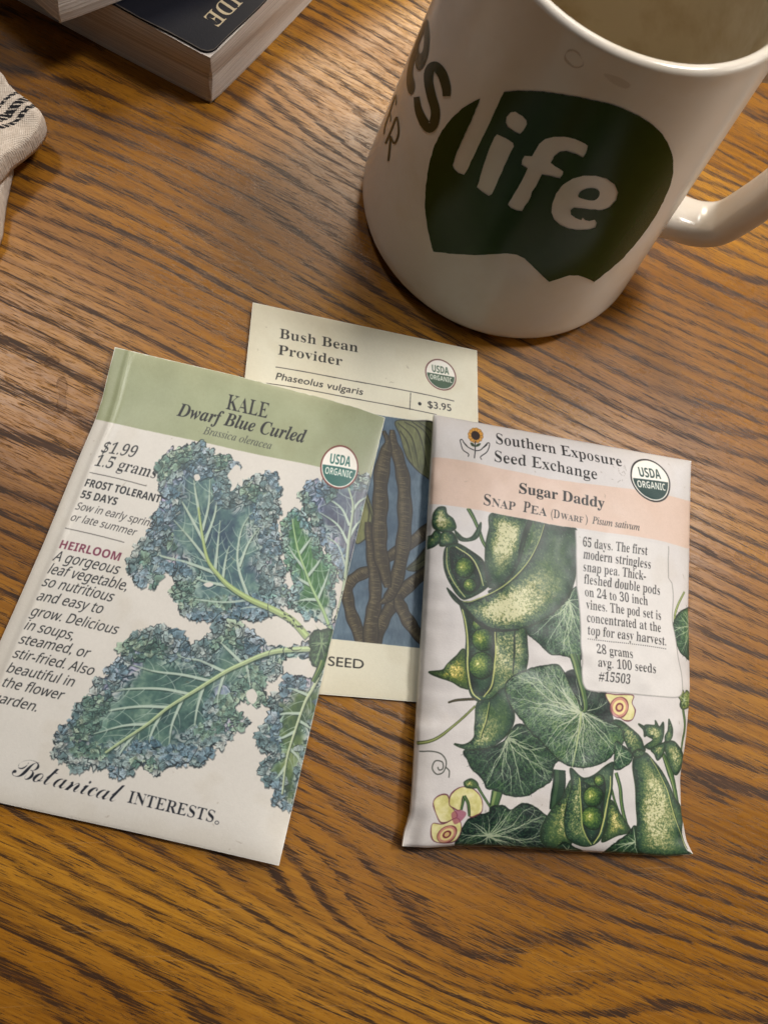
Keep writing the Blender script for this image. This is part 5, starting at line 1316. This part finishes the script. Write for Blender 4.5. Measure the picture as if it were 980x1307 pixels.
pl = catmull(A.T(y5([(140, 780), (175, 760), (215, 775), (190, 815), (155, 830)])), 6, True); A.fill([pl], c255(150, 70, 96), .7)
stem(A, y5([(205, 690), (190, 760)]), [3, 2]); stem(A, y5([(205, 690), (225, 730), (230, 790)]), [3, 2])
pod(A, y5([(205, 620), (240, 605), (272, 625), (265, 650), (215, 645)]), 88, lit=.5, warm=.3, depth=4); stem(A, y5([(270, 640), (300, 690), (335, 745)]), [2.4, 1.8])
flower([[(355, 225), (420, 228), (525, 232), (520, 280), (540, 330), (520, 385), (470, 388), (410, 340), (385, 290)]], [((442, 308), 12)], y6)
# paper header
hd1 = np.concatenate([[[-9, -9], [A.W + 9, -9]], A.T([(884, 701), (875, 699.7), (700, 669), (547.3, 644.5), (540, 643)])]); hd1[2][0] = A.W + 9; hd1[-1][0] = -9
A.fill([hd1], c255(214, 209, 208), 1, 1)
band = np.concatenate([A.T([(540, 582), (552, 584), (700, 611), (875, 638.6), (890, 641)]), A.T([(890, 702), (875, 699.7), (700, 669), (547.3, 644.5), (536, 642)])]); band[0][0] = band[-1][0] = -9; band[4][0] = band[5][0] = A.W + 9
cv = A.cov([band]); X, Y = A.xy(cv); A.put(cv, lerp(c255(216, 190, 174), c255(222, 197, 183), NZ.fbm(X / 50, Y / 50, 3)).astype(np.float32), 1, 1)
INK = c255(16, 15, 17)
A.text('Southern Exposure', 'serif', (633, 566), (793.8, 595.4), 13.6, INK); A.text('Seed Exchange', 'serif', (631, 588.7), (762, 612), 13.6, INK)
A.text('Sugar Daddy', 'serifbold', (662.3, 629.5), (770.9, 648.8), 12.6, INK)
A.text('S', 'serif', (617, 644.2), (625.6, 645.6), 13, INK); A.text('NAP', 'serif', (627.2, 646), (657, 651.4), 9.6, INK); A.text('P', 'serif', (667, 653), (675.6, 654.6), 13, INK); A.text('EA', 'serif', (676.6, 655), (697.4, 659), 9.6, INK)
A.text('(D', 'serif', (703, 660), (713.6, 662), 9.4, INK, .9); A.text('WARF', 'serif', (715, 662.2), (744, 667.4), 7.0, INK, .9); A.text(')', 'serif', (746.6, 667), (749.4, 667.5), 9.4, INK, .9)
A.text('Pisum sativum', 'italic', (755.3, 668), (815.7, 677.4), 8.2, INK)
# sunflower held by two hands
zs_ = lambda L: [(570 + x / 6.533, 530 + y / 6.533) for x, y in L]
fc = zs_([(240, 168)])[0]
for i in range(12):
    a = i * math.pi / 6 + .2; c = (fc[0] + 7.1 * math.cos(a), fc[1] + 7.1 * math.sin(a)); P = A.ring(c, 2.7, 2.7, 16)[2]; A.fill([P], c255(206, 150, 66)); A.strokes([(np.concatenate([P, P[:1]]), .5 * A.k)], c255(96, 58, 24), .8)
A.fill([A.ring(fc, 5.6, 5.6, 30)[2]], c255(44, 30, 26))
A.line(zs_([(238, 215), (236, 260), (236, 300), (230, 358)]), 1.2, INK)
for L in ([(196, 228), (222, 235), (234, 262), (206, 254)], [(240, 262), (252, 240), (282, 234), (270, 256)]): A.fill([catmull(A.T(zs_(L)), 4, True)], c255(50, 66, 44))
for L in ([(228, 292), (180, 268), (150, 240), (128, 204), (112, 208), (118, 240), (136, 290), (180, 322), (178, 346)], [(240, 296), (280, 290), (310, 262), (340, 232), (356, 236), (350, 272), (330, 310), (282, 346), (290, 370)], [(136, 222), (160, 246), (172, 262)], [(306, 270), (330, 250), (336, 240)]): A.line(zs_(L), 1.05, INK)
A.seal((830.2, 612.6), 25.0, 26.0, c255(38, 36, 38), c255(40, 66, 64), (30, 4.6), 3)
# text panel with rounded corners
pnl = z7([(563, 92), (566, 200), (575, 330), (583, 480), (584, 550), (590, 590), (612, 607), (700, 614), (800, 623), (878, 629), (900, 622), (906, 600), (900, 540), (888, 470), (880, 420), (873, 380), (876, 300), (872, 262), (861, 246), (861, 144)])
Pp = A.T(pnl); Pp = np.concatenate([Pp[:2], catmull(Pp[2:18], 6), Pp[18:]])
A.fill([Pp], c255(217, 213, 211), 1, 4); A.strokes([(np.concatenate([Pp, Pp[:1]])[:-1], 1.7 * A.k)], c255(150, 146, 144), .8)
for body, p0, p1 in [('65 days. The first', (743.6, 697), (825.6, 708.6)), ('modern stringless', (743.8, 712.6), (829.7, 726)), ('snap pea. Thick-', (744, 728.7), (823.4, 740.6)), ('fleshed double pods', (744.8, 744.6), (841.5, 759.4)), ('on 24 to 30 inch', (746.4, 760.6), (826.4, 772.7)),
                     ('vines. The pod set is', (747.6, 777), (843, 791.4)), ('concentrated at the', (748.8, 793.6), (843, 807)), ('top for easy harvest.', (749.6, 809.6), (849.4, 824)), ('28 grams', (761.5, 833.6), (807.4, 840)), ('avg. 100 seeds', (763, 850.6), (836.3, 859.4)), ('#15503', (763.5, 868.2), (803.3, 873))]:
    A.text(body, 'serif', p0, p1, 10.6, INK, .92)
a, b = A.T([(749.6, 815.4), (850.2, 828.4)])
A.strokes([(np.array([a + (b - a) * t, a + (b - a) * (t + .012)]), 1.0 * A.k) for t in np.arange(0, .99, .0265)], INK, .8)
for i in range(16):
    c = A.T([(790 + RNG.normal(0, 5), 603 + RNG.normal(0, 7))])[0]; A.strokes([(np.array([c, c + RNG.normal(0, 5, 2)]), .8 * A.k)], c255(120, 110, 104), .5)
grime(A, 14, .05, 30)
pea.build('seed_packet', 'plump white snap pea packet with peach band, green pods and a boxed description', A, {0: 'front_panel', 1: 'header_band', 2: 'illustration', 3: 'organic_seal', 4: 'description_panel'}, paper_print(.46, .05, .3), lambda u, v: .0012 + .0050 * swell(u, v, .42), lambda u, v: np.where((np.asarray(u) < .22) & (np.asarray(v) < .72), .0018, .0002))
